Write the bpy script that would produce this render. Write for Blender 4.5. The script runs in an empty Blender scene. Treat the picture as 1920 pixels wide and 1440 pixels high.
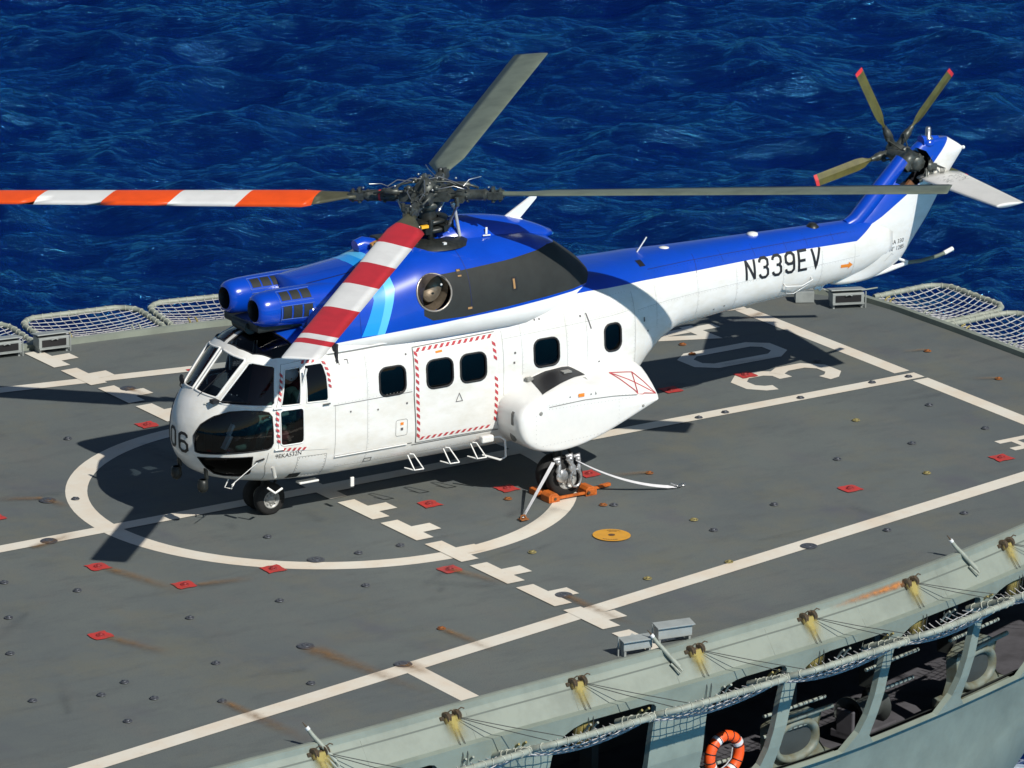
import bpy, bmesh, math, random
import numpy as np
from mathutils import Vector, Matrix
R = math.radians
random.seed(7)
sc = bpy.context.scene
# ------------------------------------------------------------------ camera
cam = bpy.data.cameras.new("camera"); cam_o = bpy.data.objects.new("camera", cam); sc.collection.objects.link(cam_o)
CYAW, CPITCH, CROLL = 0.6003, 0.2892, 0.0112
cam_o.location = (-40.778, -64.382, 24.260)
_f = Vector((math.sin(CYAW)*math.cos(CPITCH), math.cos(CYAW)*math.cos(CPITCH), -math.sin(CPITCH)))
_r = Vector((math.cos(CYAW), -math.sin(CYAW), 0)); _u = _r.cross(_f)
_rr = math.cos(CROLL)*_r + math.sin(CROLL)*_u; _uu = -math.sin(CROLL)*_r + math.cos(CROLL)*_u
cam_o.rotation_euler = Matrix((_rr, _uu, -_f)).transposed().to_euler()
cam.sensor_width = 36.0; cam.lens = 36.0*10419/1920; cam.clip_start = 1.0; cam.clip_end = 9000
sc.camera = cam_o
# ------------------------------------------------------------------ light
SUN = Vector((0.08, -1.13, 1.0)).normalized()
world = bpy.data.worlds.new("World"); sc.world = world; world.use_nodes = True
wn = world.node_tree.nodes; bg = wn.get("Background") or wn.new("ShaderNodeBackground")
sky = wn.new("ShaderNodeTexSky"); sky.sky_type = 'NISHITA'; sky.sun_disc = False
sky.sun_elevation = math.asin(SUN.z); sky.sun_rotation = math.atan2(SUN.x, SUN.y)
sky.air_density = 1.0; sky.dust_density = 0.3; sky.ozone_density = 2.0
world.node_tree.links.new(sky.outputs[0], bg.inputs[0]); bg.inputs[1].default_value = 0.052
sun = bpy.data.lights.new("sun", 'SUN'); sun.energy = 4.75; sun.angle = R(0.53); sun.color = (1.0, 0.955, 0.88)
sun_o = bpy.data.objects.new("sun", sun); sc.collection.objects.link(sun_o)
sun_o.rotation_euler = SUN.to_track_quat('Z', 'Y').to_euler(); sun_o.location = (0, -40, 40)
sc.view_settings.view_transform = 'Standard'; sc.view_settings.look = 'None'
sc.view_settings.exposure = 0.0; sc.view_settings.gamma = 1.0
sc.cycles.max_bounces = 6; sc.cycles.transparent_max_bounces = 12

# ------------------------------------------------------------------ materials
def nodes_of(m): return m.node_tree.nodes, m.node_tree.links
def mat(name, col, rough=0.5, metal=0.0, coat=0.0, spec=0.5, var=0.0, vscale=3.0, bump=0.0, bscale=40.0, col2=None, tint=None):
    m = bpy.data.materials.new(name); m.use_nodes = True
    n, l = nodes_of(m); b = n["Principled BSDF"]
    b.inputs["Roughness"].default_value = rough; b.inputs["Metallic"].default_value = metal
    b.inputs["Coat Weight"].default_value = coat; b.inputs["Coat Roughness"].default_value = 0.08
    b.inputs["Specular IOR Level"].default_value = spec
    b.inputs["Base Color"].default_value = (*col, 1)
    if var > 0 or col2:
        tc = n.new("ShaderNodeTexCoord"); nz = n.new("ShaderNodeTexNoise"); nz.inputs["Scale"].default_value = vscale
        nz.inputs["Detail"].default_value = 6; nz.inputs["Roughness"].default_value = 0.65
        l.new(tc.outputs["Object"], nz.inputs["Vector"])
        mx = n.new("ShaderNodeMix"); mx.data_type = 'RGBA'
        c2 = col2 or tuple(c*(1-var) for c in col)
        mx.inputs[6].default_value = (*col, 1); mx.inputs[7].default_value = (*c2, 1)
        rp = n.new("ShaderNodeMapRange"); rp.inputs[1].default_value = 0.42; rp.inputs[2].default_value = 0.68
        l.new(nz.outputs[0], rp.inputs[0]); l.new(rp.outputs[0], mx.inputs[0]); l.new(mx.outputs[2], b.inputs["Base Color"])
    if bump > 0:
        tc = n.new("ShaderNodeTexCoord"); nz = n.new("ShaderNodeTexNoise"); nz.inputs["Scale"].default_value = bscale
        nz.inputs["Detail"].default_value = 4
        l.new(tc.outputs["Object"], nz.inputs["Vector"])
        bp = n.new("ShaderNodeBump"); bp.inputs["Strength"].default_value = bump; bp.inputs["Distance"].default_value = 0.02
        l.new(nz.outputs[0], bp.inputs["Height"]); l.new(bp.outputs[0], b.inputs["Normal"])
    return m
WHITE = (0.78, 0.78, 0.75); BLUE = (0.0015, 0.055, 0.47)
M = {}
M['white'] = mat("white_paint", WHITE, 0.35, coat=0.3, var=0.07, vscale=2.2)
M['blue'] = mat("blue_paint", BLUE, 0.25, coat=0.5, var=0.12, vscale=2.0)
M['cyan'] = mat("light_blue_paint", (0.015, 0.30, 0.80), 0.3, coat=0.4)
M['cyan2'] = mat("pale_blue_paint", (0.10, 0.50, 0.85), 0.3, coat=0.4)
M['panel'] = mat("dark_heat_paint", (0.016, 0.019, 0.017), 0.7, var=0.35, vscale=4)
M['black'] = mat("black_marking", (0.012, 0.012, 0.014), 0.5)
M['seal'] = mat("rubber_seal", (0.012, 0.012, 0.013), 0.6)
M['seam'] = mat("seam_line", (0.16, 0.16, 0.15), 0.6)
M['seamb'] = mat("seam_line_blue", (0.002, 0.01, 0.09), 0.6)
M['red'] = mat("red_marking", (0.50, 0.05, 0.06), 0.5, var=0.25, vscale=9)
M['orange'] = mat("orange_marking", (0.80, 0.24, 0.02), 0.5)
M['rubber'] = mat("tyre_rubber", (0.014, 0.014, 0.014), 0.8, var=0.4, vscale=12)
M['steel'] = mat("bare_steel", (0.55, 0.55, 0.54), 0.3, metal=0.9, var=0.3, vscale=20)
M['grime'] = mat("oily_metal", (0.075, 0.085, 0.078), 0.42, metal=0.35, var=0.6, vscale=14)
M['grimed'] = mat("dark_oily_metal", (0.028, 0.032, 0.030), 0.4, metal=0.3, var=0.5, vscale=18)
M['blade'] = mat("blade_grey", (0.145, 0.175, 0.135), 0.45, var=0.3, vscale=2.5)
M['bladeold'] = mat("blade_olive", (0.075, 0.075, 0.045), 0.5, var=0.3, vscale=5)
M['tblade'] = mat("tail_blade_olive", (0.10, 0.095, 0.022), 0.5, var=0.35, vscale=6)
M['tred'] = mat("blade_tip_red", (0.55, 0.03, 0.035), 0.5)
M['borange'] = mat("blade_orange", (0.80, 0.085, 0.008), 0.45, var=0.12, vscale=4)
M['bred'] = mat("blade_red", (0.48, 0.022, 0.03), 0.45, var=0.15, vscale=4)
M['bwhite'] = mat("blade_white", (0.70, 0.71, 0.70), 0.45, var=0.08, vscale=4)
M['inner'] = mat("cabin_dark", (0.02, 0.02, 0.022), 0.8)
M['seat'] = mat("seat_dark_red", (0.10, 0.012, 0.012), 0.8)
M['tan'] = mat("tan_fabric", (0.35, 0.20, 0.08), 0.8)
M['suit'] = mat("green_suit", (0.03, 0.09, 0.07), 0.85, var=0.4, vscale=20)
M['skin'] = mat("skin", (0.45, 0.24, 0.16), 0.6)
M['strap'] = mat("strap_webbing", (0.72, 0.72, 0.74), 0.6, var=0.15, vscale=10)
M['chock'] = mat("orange_chock", (0.55, 0.13, 0.015), 0.6, var=0.45, vscale=9)
M['hull'] = mat("hull_grey_green", (0.245, 0.290, 0.245), 0.5, var=0.25, vscale=1.1, bump=0.35, bscale=1.6)
M['hull2'] = mat("lip_grey_green", (0.245, 0.278, 0.235), 0.55, var=0.22, vscale=1.6, bump=0.35, bscale=1.5)
M['pipe'] = mat("net_frame_paint", (0.31, 0.34, 0.285), 0.55, var=0.35, vscale=6)
M['rope'] = mat("net_rope", (0.50, 0.50, 0.50), 0.85, var=0.4, vscale=5)
M['ropec'] = mat("lashing_rope", (0.48, 0.50, 0.42), 0.85, var=0.3, vscale=9)
M['box'] = mat("light_box_grey", (0.30, 0.33, 0.325), 0.5, var=0.2, vscale=5)
M['rusty'] = mat("rusty_bracket", (0.085, 0.055, 0.028), 0.8, col2=(0.03, 0.03, 0.022), vscale=18)
M['rustbit'] = mat("rust_orange", (0.30, 0.10, 0.02), 0.9, col2=(0.12, 0.05, 0.02), vscale=15)
M['cup'] = mat("tiedown_grey", (0.10, 0.11, 0.13), 0.5, metal=0.4, var=0.4, vscale=20)
M['cupy'] = mat("tiedown_yellowed", (0.32, 0.27, 0.10), 0.6, metal=0.2, var=0.5, vscale=20)
M['cuphole'] = mat("tiedown_dark", (0.055, 0.060, 0.068), 0.7)
M['rivet'] = mat("rivet_grey", (0.42, 0.42, 0.40), 0.5)
M['wire'] = mat("stay_wire", (0.05, 0.055, 0.05), 0.6)
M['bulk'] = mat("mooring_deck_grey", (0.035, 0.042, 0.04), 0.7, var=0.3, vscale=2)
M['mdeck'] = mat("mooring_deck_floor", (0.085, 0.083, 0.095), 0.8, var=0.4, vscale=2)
M['chockw'] = mat("fairlead_paint", (0.17, 0.20, 0.17), 0.55, col2=(0.13, 0.12, 0.07), vscale=4)
M['buoy'] = mat("lifebuoy_orange", (0.90, 0.10, 0.012), 0.45)
M['yellow'] = mat("buoy_light_yellow", (0.85, 0.45, 0.02), 0.45)
M['gold'] = mat("orange_disc", (0.62, 0.30, 0.02), 0.6, var=0.15, vscale=8)

def glass(name, tint, rough=0.02, ior=1.5):
    m = bpy.data.materials.new(name); m.use_nodes = True; n, l = nodes_of(m); n.remove(n["Principled BSDF"])
    out = [x for x in n if x.type == 'OUTPUT_MATERIAL'][0]
    t = n.new("ShaderNodeBsdfTransparent"); t.inputs[0].default_value = (*tint, 1)
    g = n.new("ShaderNodeBsdfGlossy"); g.inputs[0].default_value = (1, 1, 1, 1); g.inputs["Roughness"].default_value = rough
    fr = n.new("ShaderNodeFresnel"); fr.inputs[0].default_value = ior
    mx = n.new("ShaderNodeMixShader"); l.new(fr.outputs[0], mx.inputs[0]); l.new(t.outputs[0], mx.inputs[1]); l.new(g.outputs[0], mx.inputs[2])
    l.new(mx.outputs[0], out.inputs[0]); return m
M['glass'] = glass("cockpit_glass", (0.50, 0.56, 0.60))
M['dglass'] = glass("cabin_window_glass", (0.10, 0.12, 0.15))
M['cglass'] = glass("chin_window_glass", (0.10, 0.10, 0.11), .05, 1.18)

# two-tone fuselage paint: blue above a line that follows the body (z against x in the body's own space)
def body_paint():
    m = bpy.data.materials.new("fuselage_paint"); m.use_nodes = True; n, l = nodes_of(m); b = n["Principled BSDF"]
    tc = n.new("ShaderNodeTexCoord"); sx = n.new("ShaderNodeSeparateXYZ"); l.new(tc.outputs["Object"], sx.inputs[0])
    mr = n.new("ShaderNodeMapRange"); mr.inputs[1].default_value = -4.2; mr.inputs[2].default_value = 10.2; l.new(sx.outputs[0], mr.inputs[0])
    fc = n.new("ShaderNodeFloatCurve"); cv = fc.mapping.curves[0]
    pts = [(-4.2,2.9),(-3.3,2.85),(-3.0,2.68),(-2.6,2.58),(-2.1,2.535),(-1.2,2.577),(.06,2.632),(1.25,2.676),(2.27,2.706),(3.28,2.686),(4.33,2.655),(6.36,2.662),(7.45,2.63),(8.0,2.90),(8.71,3.33),(9.3,3.95),(10.2,4.2)]
    pp = [((x+4.2)/14.4, (z-2.0)/2.4) for x, z in pts]
    while len(cv.points) < len(pp): cv.points.new(0.5, 0.5)
    for p, q in zip(cv.points, pp): p.location = q; p.handle_type = 'VECTOR'
    fc.mapping.update(); l.new(mr.outputs[0], fc.inputs["Value"])
    ma = n.new("ShaderNodeMath"); ma.operation = 'MULTIPLY_ADD'; ma.inputs[1].default_value = 2.4; ma.inputs[2].default_value = 2.0
    l.new(fc.outputs[0], ma.inputs[0])
    gt = n.new("ShaderNodeMath"); gt.operation = 'GREATER_THAN'; l.new(sx.outputs[2], gt.inputs[0]); l.new(ma.outputs[0], gt.inputs[1])
    nz = n.new("ShaderNodeTexNoise"); nz.inputs["Scale"].default_value = 1.6; nz.inputs["Detail"].default_value = 7; nz.inputs["Roughness"].default_value = 0.7
    mp = n.new("ShaderNodeMapping"); mp.inputs["Scale"].default_value = (1, 1, 2.2); l.new(tc.outputs["Object"], mp.inputs[0]); l.new(mp.outputs[0], nz.inputs[0])
    r = n.new("ShaderNodeMapRange"); r.inputs[1].default_value = .40; r.inputs[2].default_value = .75; l.new(nz.outputs[0], r.inputs[0])
    w = n.new("ShaderNodeMix"); w.data_type = 'RGBA'; w.inputs[6].default_value = (*WHITE, 1); w.inputs[7].default_value = (0.655, 0.635, 0.56, 1); l.new(r.outputs[0], w.inputs[0])
    bl = n.new("ShaderNodeMix"); bl.data_type = 'RGBA'; bl.inputs[6].default_value = (*BLUE, 1); bl.inputs[7].default_value = (0.003, 0.055, 0.38, 1); l.new(r.outputs[0], bl.inputs[0])
    mx = n.new("ShaderNodeMix"); mx.data_type = 'RGBA'; l.new(gt.outputs[0], mx.inputs[0]); l.new(w.outputs[2], mx.inputs[6]); l.new(bl.outputs[2], mx.inputs[7])
    # bare dark lining on the inside of the shell
    ge = n.new("ShaderNodeNewGeometry"); m2 = n.new("ShaderNodeMix"); m2.data_type = 'RGBA'
    l.new(ge.outputs["Backfacing"], m2.inputs[0]); l.new(mx.outputs[2], m2.inputs[6]); m2.inputs[7].default_value = (0.02, 0.02, 0.024, 1)
    l.new(m2.outputs[2], b.inputs["Base Color"])
    b.inputs["Roughness"].default_value = 0.33; b.inputs["Coat Weight"].default_value = 0.35; b.inputs["Coat Roughness"].default_value = 0.08
    n2 = n.new("ShaderNodeTexNoise"); n2.inputs["Scale"].default_value = 3.2; l.new(tc.outputs["Object"], n2.inputs[0])
    bp = n.new("ShaderNodeBump"); bp.inputs["Strength"].default_value = 0.45; bp.inputs["Distance"].default_value = 0.02; l.new(n2.outputs[0], bp.inputs["Height"]); l.new(bp.outputs[0], b.inputs["Normal"])
    return m
M['body'] = body_paint()

# ------------------------------------------------------------------ object helpers
def tag(o, label=None, cat=None, group=None, kind=None):
    if label: o["label"] = label
    if cat: o["category"] = cat
    if group: o["group"] = group
    if kind: o["kind"] = kind
    return o
def empty(name, loc=(0,0,0), rz=0.0, label=None, cat=None, group=None):
    o = bpy.data.objects.new(name, None); sc.collection.objects.link(o); o.location = loc; o.rotation_euler = (0, 0, rz)
    o.empty_display_size = 0.2
    return tag(o, label, cat, group)
class MB:
    def __init__(s): s.v = []; s.f = []; s.m = []; s.sm = []
    def add(s, vs, fs, mi=0, smooth=False):
        k = len(s.v); s.v += [tuple(v) for v in vs]
        for f in fs: s.f.append(tuple(i+k for i in f)); s.m.append(mi); s.sm.append(smooth)
        return s
    def box(s, c, d, mi=0, rot=None):
        hx, hy, hz = d[0]/2, d[1]/2, d[2]/2
        vs = [Vector((x, y, z)) for x in (-hx, hx) for y in (-hy, hy) for z in (-hz, hz)]
        if rot is not None: vs = [rot @ v for v in vs]
        vs = [v + Vector(c) for v in vs]
        return s.add(vs, [(0,1,3,2),(4,6,7,5),(0,4,5,1),(2,3,7,6),(0,2,6,4),(1,5,7,3)], mi)
    def tube(s, pts, r, n=8, mi=0, closed=False, caps=True):
        P = [Vector(p) for p in pts]; k = len(P)
        rs = r if isinstance(r, (list, tuple)) else [r]*k
        vs = []; prev = None
        for i, p in enumerate(P):
            a = P[(i-1) % k] if (closed or i > 0) else p; b = P[(i+1) % k] if (closed or i < k-1) else p
            t = (b-a); t = t.normalized() if t.length > 1e-9 else Vector((0,0,1))
            if prev is None:
                q = Vector((0,0,1)) if abs(t.z) < 0.9 else Vector((1,0,0)); u = t.cross(q).normalized()
            else:
                u = prev - t*prev.dot(t); u = u.normalized() if u.length > 1e-6 else t.orthogonal().normalized()
            prev = u; w = t.cross(u)
            for j in range(n):
                an = 2*math.pi*j/n; vs.append(p + u*math.cos(an)*rs[i] + w*math.sin(an)*rs[i])
        fs = []
        for i in range(k if closed else k-1):
            for j in range(n):
                a = i*n+j; b = i*n+(j+1) % n; c = ((i+1) % k)*n+(j+1) % n; d = ((i+1) % k)*n+j; fs.append((a, b, c, d))
        s.add(vs, fs, mi, True)
        if caps and not closed:
            s.add(vs[:n], [tuple(range(n))[::-1]], mi); s.add(vs[-n:], [tuple(range(n))], mi)
        return s
    def cyl(s, a, b, r, n=16, mi=0, r2=None): return s.tube([a, b], [r, r if r2 is None else r2], n, mi)
    def lathe(s, o, ax, prof, n=24, mi=0, smooth=True):
        """prof: (distance along ax, radius)"""
        o = Vector(o); ax = Vector(ax).normalized(); u = ax.orthogonal().normalized(); w = ax.cross(u)
        vs = [o + ax*h + (u*math.cos(2*math.pi*j/n) + w*math.sin(2*math.pi*j/n))*r for h, r in prof for j in range(n)]
        fs = [(i*n+j, i*n+(j+1) % n, (i+1)*n+(j+1) % n, (i+1)*n+j) for i in range(len(prof)-1) for j in range(n)]
        return s.add(vs, fs, mi, smooth)
    def sphere(s, c, r, n=12, mi=0, sc_=(1,1,1)):
        prof = [(-math.cos(math.pi*i/n), math.sin(math.pi*i/n)) for i in range(n+1)]
        vs = []; N = n*2
        for h, q in prof:
            for j in range(N):
                a = 2*math.pi*j/N; vs.append((c[0]+r*q*math.cos(a)*sc_[0], c[1]+r*q*math.sin(a)*sc_[1], c[2]+r*h*sc_[2]))
        fs = [(i*N+j, i*N+(j+1) % N, (i+1)*N+(j+1) % N, (i+1)*N+j) for i in range(n) for j in range(N)]
        return s.add(vs, fs, mi, True)
    def obj(s, name, mats, parent=None, bevel=0.0, weld=False, loc=None):
        me = bpy.data.meshes.new(name); me.from_pydata(s.v, [], s.f)
        if not isinstance(mats, (list, tuple)): mats = [mats]
        for m in mats: me.materials.append(m)
        me.polygons.foreach_set("material_index", s.m); me.polygons.foreach_set("use_smooth", s.sm)
        if weld:
            b = bmesh.new(); b.from_mesh(me); bmesh.ops.remove_doubles(b, verts=b.verts, dist=1e-5); b.to_mesh(me); b.free()
        me.update(); o = bpy.data.objects.new(name, me); sc.collection.objects.link(o)
        if parent: o.parent = parent
        if loc: o.location = loc
        if bevel > 0:
            b = o.modifiers.new("bevel", 'BEVEL'); b.width = bevel; b.segments = 2; b.limit_method = 'ANGLE'; b.angle_limit = R(40)
        return o
def from_bm(name, bm, mats, parent=None, smooth=True):
    me = bpy.data.meshes.new(name); bm.to_mesh(me); bm.free()
    for m in (mats if isinstance(mats, (list, tuple)) else [mats]): me.materials.append(m)
    if smooth: me.polygons.foreach_set("use_smooth", [True]*len(me.polygons))
    o = bpy.data.objects.new(name, me); sc.collection.objects.link(o)
    if parent: o.parent = parent
    return o
def cut(bm, poly, e1=Vector((1,0,0)), e2=Vector((0,0,1)), flt=None):
    """slice the outline poly (given in the plane e1,e2) through the part of bm that passes flt; returns the faces inside it"""
    us = [p[0] for p in poly]; vs = [p[1] for p in poly]; bb = (min(us)-.01, max(us)+.01, min(vs)-.01, max(vs)+.01)
    nrm = e1.cross(e2)
    def near(f):
        c = f.calc_center_median()
        if flt and not flt(c): return False
        a = [v.co.dot(e1) for v in f.verts]; b = [v.co.dot(e2) for v in f.verts]
        return not (max(a) < bb[0] or min(a) > bb[1] or max(b) < bb[2] or min(b) > bb[3])
    n = len(poly)
    for i in range(n):
        p, q = poly[i], poly[(i+1) % n]; du, dv = q[0]-p[0], q[1]-p[1]
        L = math.hypot(du, dv)
        if L < 1e-6: continue
        s0, s1 = (min(p[0], q[0])-.02, max(p[0], q[0])+.02), (min(p[1], q[1])-.02, max(p[1], q[1])+.02)
        fs = []
        for f in bm.faces:
            if not near(f): continue
            a = [v.co.dot(e1) for v in f.verts]; b = [v.co.dot(e2) for v in f.verts]
            if max(a) < s0[0] or min(a) > s0[1] or max(b) < s1[0] or min(b) > s1[1]: continue
            fs.append(f)
        if not fs: continue
        geom = list({e for f in fs for e in f.edges} | {v for f in fs for v in f.verts}) + fs
        no = (e1*(-dv/L) + e2*(du/L))
        co = e1*p[0] + e2*p[1]
        bmesh.ops.bisect_plane(bm, geom=geom, plane_co=co, plane_no=no, dist=1e-5)
    def inside(u, v):
        c = False; j = n-1
        for i in range(n):
            (ui, vi), (uj, vj) = poly[i], poly[j]
            if (vi > v) != (vj > v) and u < (uj-ui)*(v-vi)/(vj-vi)+ui: c = not c
            j = i
        return c
    out = []
    for f in bm.faces:
        c = f.calc_center_median()
        if flt and not flt(c): continue
        if inside(c.dot(e1), c.dot(e2)): out.append(f)
    return out
def take(bm, faces):
    """move faces out of bm into a new bmesh; returns it with the loops of its outer edge"""
    fs = set(faces); nb = bmesh.new(); mp = {}
    edges = [(e.verts[0].co.copy(), e.verts[1].co.copy(), e.verts[0].index, e.verts[1].index) for f in fs for e in f.edges if sum(1 for g in e.link_faces if g in fs) == 1]
    for f in fs:
        for v in f.verts:
            if v not in mp: mp[v] = nb.verts.new(v.co)
        try: nf = nb.faces.new([mp[v] for v in f.verts]); nf.material_index = f.material_index
        except ValueError: pass
    b_e = [e for e in nb.edges if len(e.link_faces) == 1]
    loops = []; left = set(b_e)
    while left:
        e = left.pop(); lp = [e.verts[0].co.copy(), e.verts[1].co.copy()]; cur = e.verts[1]
        while True:
            nx = [x for x in cur.link_edges if x in left]
            if not nx: break
            e = nx[0]; left.discard(e); cur = e.other_vert(cur); lp.append(cur.co.copy())
        if len(lp) > 3: loops.append(lp[:-1] if (lp[0]-lp[-1]).length < 1e-4 else lp)
    bmesh.ops.delete(bm, geom=list(fs), context='FACES')
    nb.normal_update()
    return nb, loops
def rim(loops, r, n=6, mb=None, mi=0):
    mb = mb or MB()
    for lp in loops:
        q = [lp[0]]
        for p in lp[1:]:
            if (p-q[-1]).length > r*0.7: q.append(p)
        if len(q) > 3: mb.tube(q, r, n, mi, closed=True)
    return mb
def rrect(x0, x1, z0, z1, r, k=4, sh=0.0):
    out = []
    for cx, cz, a0 in ((x1-r, z1-r, 0), (x0+r, z1-r, 90), (x0+r, z0+r, 180), (x1-r, z0+r, 270)):
        for i in range(k+1):
            a = R(a0+90*i/k); x = cx+r*math.cos(a); z = cz+r*math.sin(a); out.append((x + sh*(z-z0), z))
    return out
def densify(pts, step=0.04, closed=False):
    out = []; n = len(pts)
    for i in range(n if closed else n-1):
        a, b = pts[i], pts[(i+1) % n]; L = math.dist(a, b); k = max(1, int(L/step))
        out += [tuple(a[c]+(b[c]-a[c])*j/k for c in range(len(a))) for j in range(k)]
    if not closed: out.append(tuple(pts[-1]))
    return out
def ribbon2(pts, w, closed=False):
    """mitred strip along a 2-D line: lists of left and right points"""
    n = len(pts); L = []; Rr = []
    for i in range(n):
        a = pts[(i-1) % n] if (closed or i > 0) else None; b = pts[(i+1) % n] if (closed or i < n-1) else None; p = pts[i]
        def nn(s, t):
            d = (t[0]-s[0], t[1]-s[1]); q = math.hypot(*d) or 1; return (-d[1]/q, d[0]/q)
        n1 = nn(a, p) if a else nn(p, b); n2 = nn(p, b) if b else n1
        m = (n1[0]+n2[0], n1[1]+n2[1]); q = math.hypot(*m) or 1; m = (m[0]/q, m[1]/q)
        k = w/2/max(0.5, m[0]*n1[0]+m[1]*n1[1])
        L.append((p[0]+m[0]*k, p[1]+m[1]*k)); Rr.append((p[0]-m[0]*k, p[1]-m[1]*k))
    return L, Rr
def side_ribbon(mb, pts, w, fn, off=0.003, side=-1, closed=False, mi=0, step=0.04):
    """painted or taped strip that follows the skin |y| = fn(x, z)"""
    d = densify(pts, step, closed); L, Q = ribbon2(d, w, closed); n = len(d)
    P = lambda p: (p[0], side*(fn(p[0], p[1])+off), p[1])
    vs = [P(p) for p in L] + [P(p) for p in Q]
    fs = [(i, (i+1) % n, n+(i+1) % n, n+i) for i in range(n if closed else n-1)]
    mb.add(vs, fs, mi, True)
def side_quad(mb, q, fn, off=0.004, side=-1, mi=0, k=3):
    vs = []
    for i in range(k+1):
        for j in range(k+1):
            a, b = i/k, j/k
            x = (1-a)*((1-b)*q[0][0]+b*q[3][0])+a*((1-b)*q[1][0]+b*q[2][0]); z = (1-a)*((1-b)*q[0][1]+b*q[3][1])+a*((1-b)*q[1][1]+b*q[2][1])
            vs.append((x, side*(fn(x, z)+off), z))
    mb.add(vs, [(i*(k+1)+j, (i+1)*(k+1)+j, (i+1)*(k+1)+j+1, i*(k+1)+j+1) for i in range(k) for j in range(k)], mi, True)
GL = {  # block lettering, strokes on a unit box
 '0': [('c', [(.25,0),(.75,0),(1,.14),(1,.86),(.75,1),(.25,1),(0,.86),(0,.14)])],
 '3': [('o', [(0,.80),(.05,.90),(.28,1),(.72,1),(1,.87),(1,.64),(.80,.52),(.45,.52)]), ('o', [(.80,.52),(1,.38),(1,.13),(.72,0),(.28,0),(.05,.10),(0,.20)])],
 '4': [('o', [(.72,0),(.72,1)]), ('o', [(.66,1),(0,.30),(1.0,.30)])],
 '6': [('o', [(1,.80),(.95,.92),(.72,1),(.28,1),(0,.86),(0,.14),(.28,0),(.72,0),(1,.14),(1,.42),(.72,.55),(.25,.55),(0,.42)])],
 '9': [('o', [(0,.20),(.05,.08),(.28,0),(.72,0),(1,.14),(1,.86),(.72,1),(.28,1),(0,.86),(0,.58),(.28,.45),(.75,.45),(1,.58)])],
 'N': [('o', [(0,0),(0,1)]), ('o', [(0,1),(1,0)]), ('o', [(1,0),(1,1)])],
 'E': [('o', [(1,1),(0,1),(0,0),(1,0)]), ('o', [(0,.5),(.8,.5)])],
 'V': [('o', [(0,1),(.5,0),(1,1)])], 'H': [('o', [(0,0),(0,1)]), ('o', [(1,0),(1,1)]), ('o', [(0,.5),(1,.5)])],
}
def glyph_strokes(ch):
    return [(k == 'c', p) for k, p in GL[ch]]
def font_mesh(body, size, step=0.03):
    cu = bpy.data.curves.new("txt", 'FONT'); cu.body = body; cu.size = size; cu.resolution_u = 3
    o = bpy.data.objects.new("txt", cu); sc.collection.objects.link(o)
    me = bpy.data.meshes.new_from_object(o); bpy.data.objects.remove(o); bm = bmesh.new(); bm.from_mesh(me); bpy.data.meshes.remove(me)
    vs = [(v.co.x, v.co.y) for v in bm.verts]; fs = [[v.index for v in f.verts] for f in bm.faces]; bm.free()
    return vs, fs
# ---- helicopter body shape: x runs aft from the rotor mast, z up from the deck, y across ----
def lerp_tab(tab, x):
    if x <= tab[0][0]: return tab[0][1]
    for (a, u), (b, v) in zip(tab, tab[1:]):
        if x <= b:
            return u + (v - u) * (x - a) / (b - a)
    return tab[-1][1]
NOSE = -4.10
def body_half(x):
    if x < -2.75: 
        t = 1 - max(0.0, (x - NOSE)) / 1.35
        return 1.05 * math.sqrt(max(0.0, 1 - t * t))
    return lerp_tab([(-2.75,1.05),(2.2,1.06),(2.6,1.03),(3.0,.93),(3.4,.80),(3.8,.69),(4.3,.60),(5,.53),(6,.45),(7,.37),(7.7,.30),(8.2,.20)], x)
T_TOP = [(-4.10,1.42),(-4.08,1.55),(-4.04,1.67),(-3.97,1.81),(-3.86,1.95),(-3.80,2.02),(-3.38,2.51),(-3.28,2.60),(-3.1,2.70),(-2.8,2.77),(-2.4,2.80),(0,2.84),(2.5,2.90),(3.6,2.94),(5,2.915),(7,2.88),(7.7,2.87),(8.2,2.9)]
T_BOT = [(-4.10,1.22),(-4.08,1.08),(-4.02,.96),(-3.9,.83),(-3.7,.72),(-3.4,.64),(-3.0,.59),(-2.0,.56),(2.2,.55),(2.55,.60),(2.8,.74),(3.1,1.02),(3.4,1.33),(3.7,1.57),(4.1,1.74),(5,1.82),(6,1.87),(7,1.95),(7.6,2.03),(8.2,2.2)]
T_MID = [(-4.10,1.32),(-3.4,1.36),(-2,1.45),(2.2,1.5),(3.2,1.95),(4,2.25),(5,2.32),(8.2,2.5)]
T_NT = [(-4.1,2.0),(-3.4,2.1),(-2.6,2.7),(-1.8,3.2),(2.2,3.2),(3.2,2.6),(4.2,2.3),(8.2,2.2)]
T_NB = [(-4.1,2.1),(-3.4,2.3),(-2.4,3.2),(2.2,3.4),(3.4,2.6),(4.2,2.3),(8.2,2.1)]
def body_y(x, z):
    """half width of the fuselage at height z"""
    zt, zb, zm, a = lerp_tab(T_TOP,x), lerp_tab(T_BOT,x), lerp_tab(T_MID,x), body_half(x)
    if z >= zm: f, n = (z - zm) / (zt - zm), lerp_tab(T_NT, x)
    else: f, n = (zm - z) / (zm - zb), lerp_tab(T_NB, x)
    if f >= 1: return 0.0
    return a * (1 - f ** n) ** (1 / n)
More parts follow.
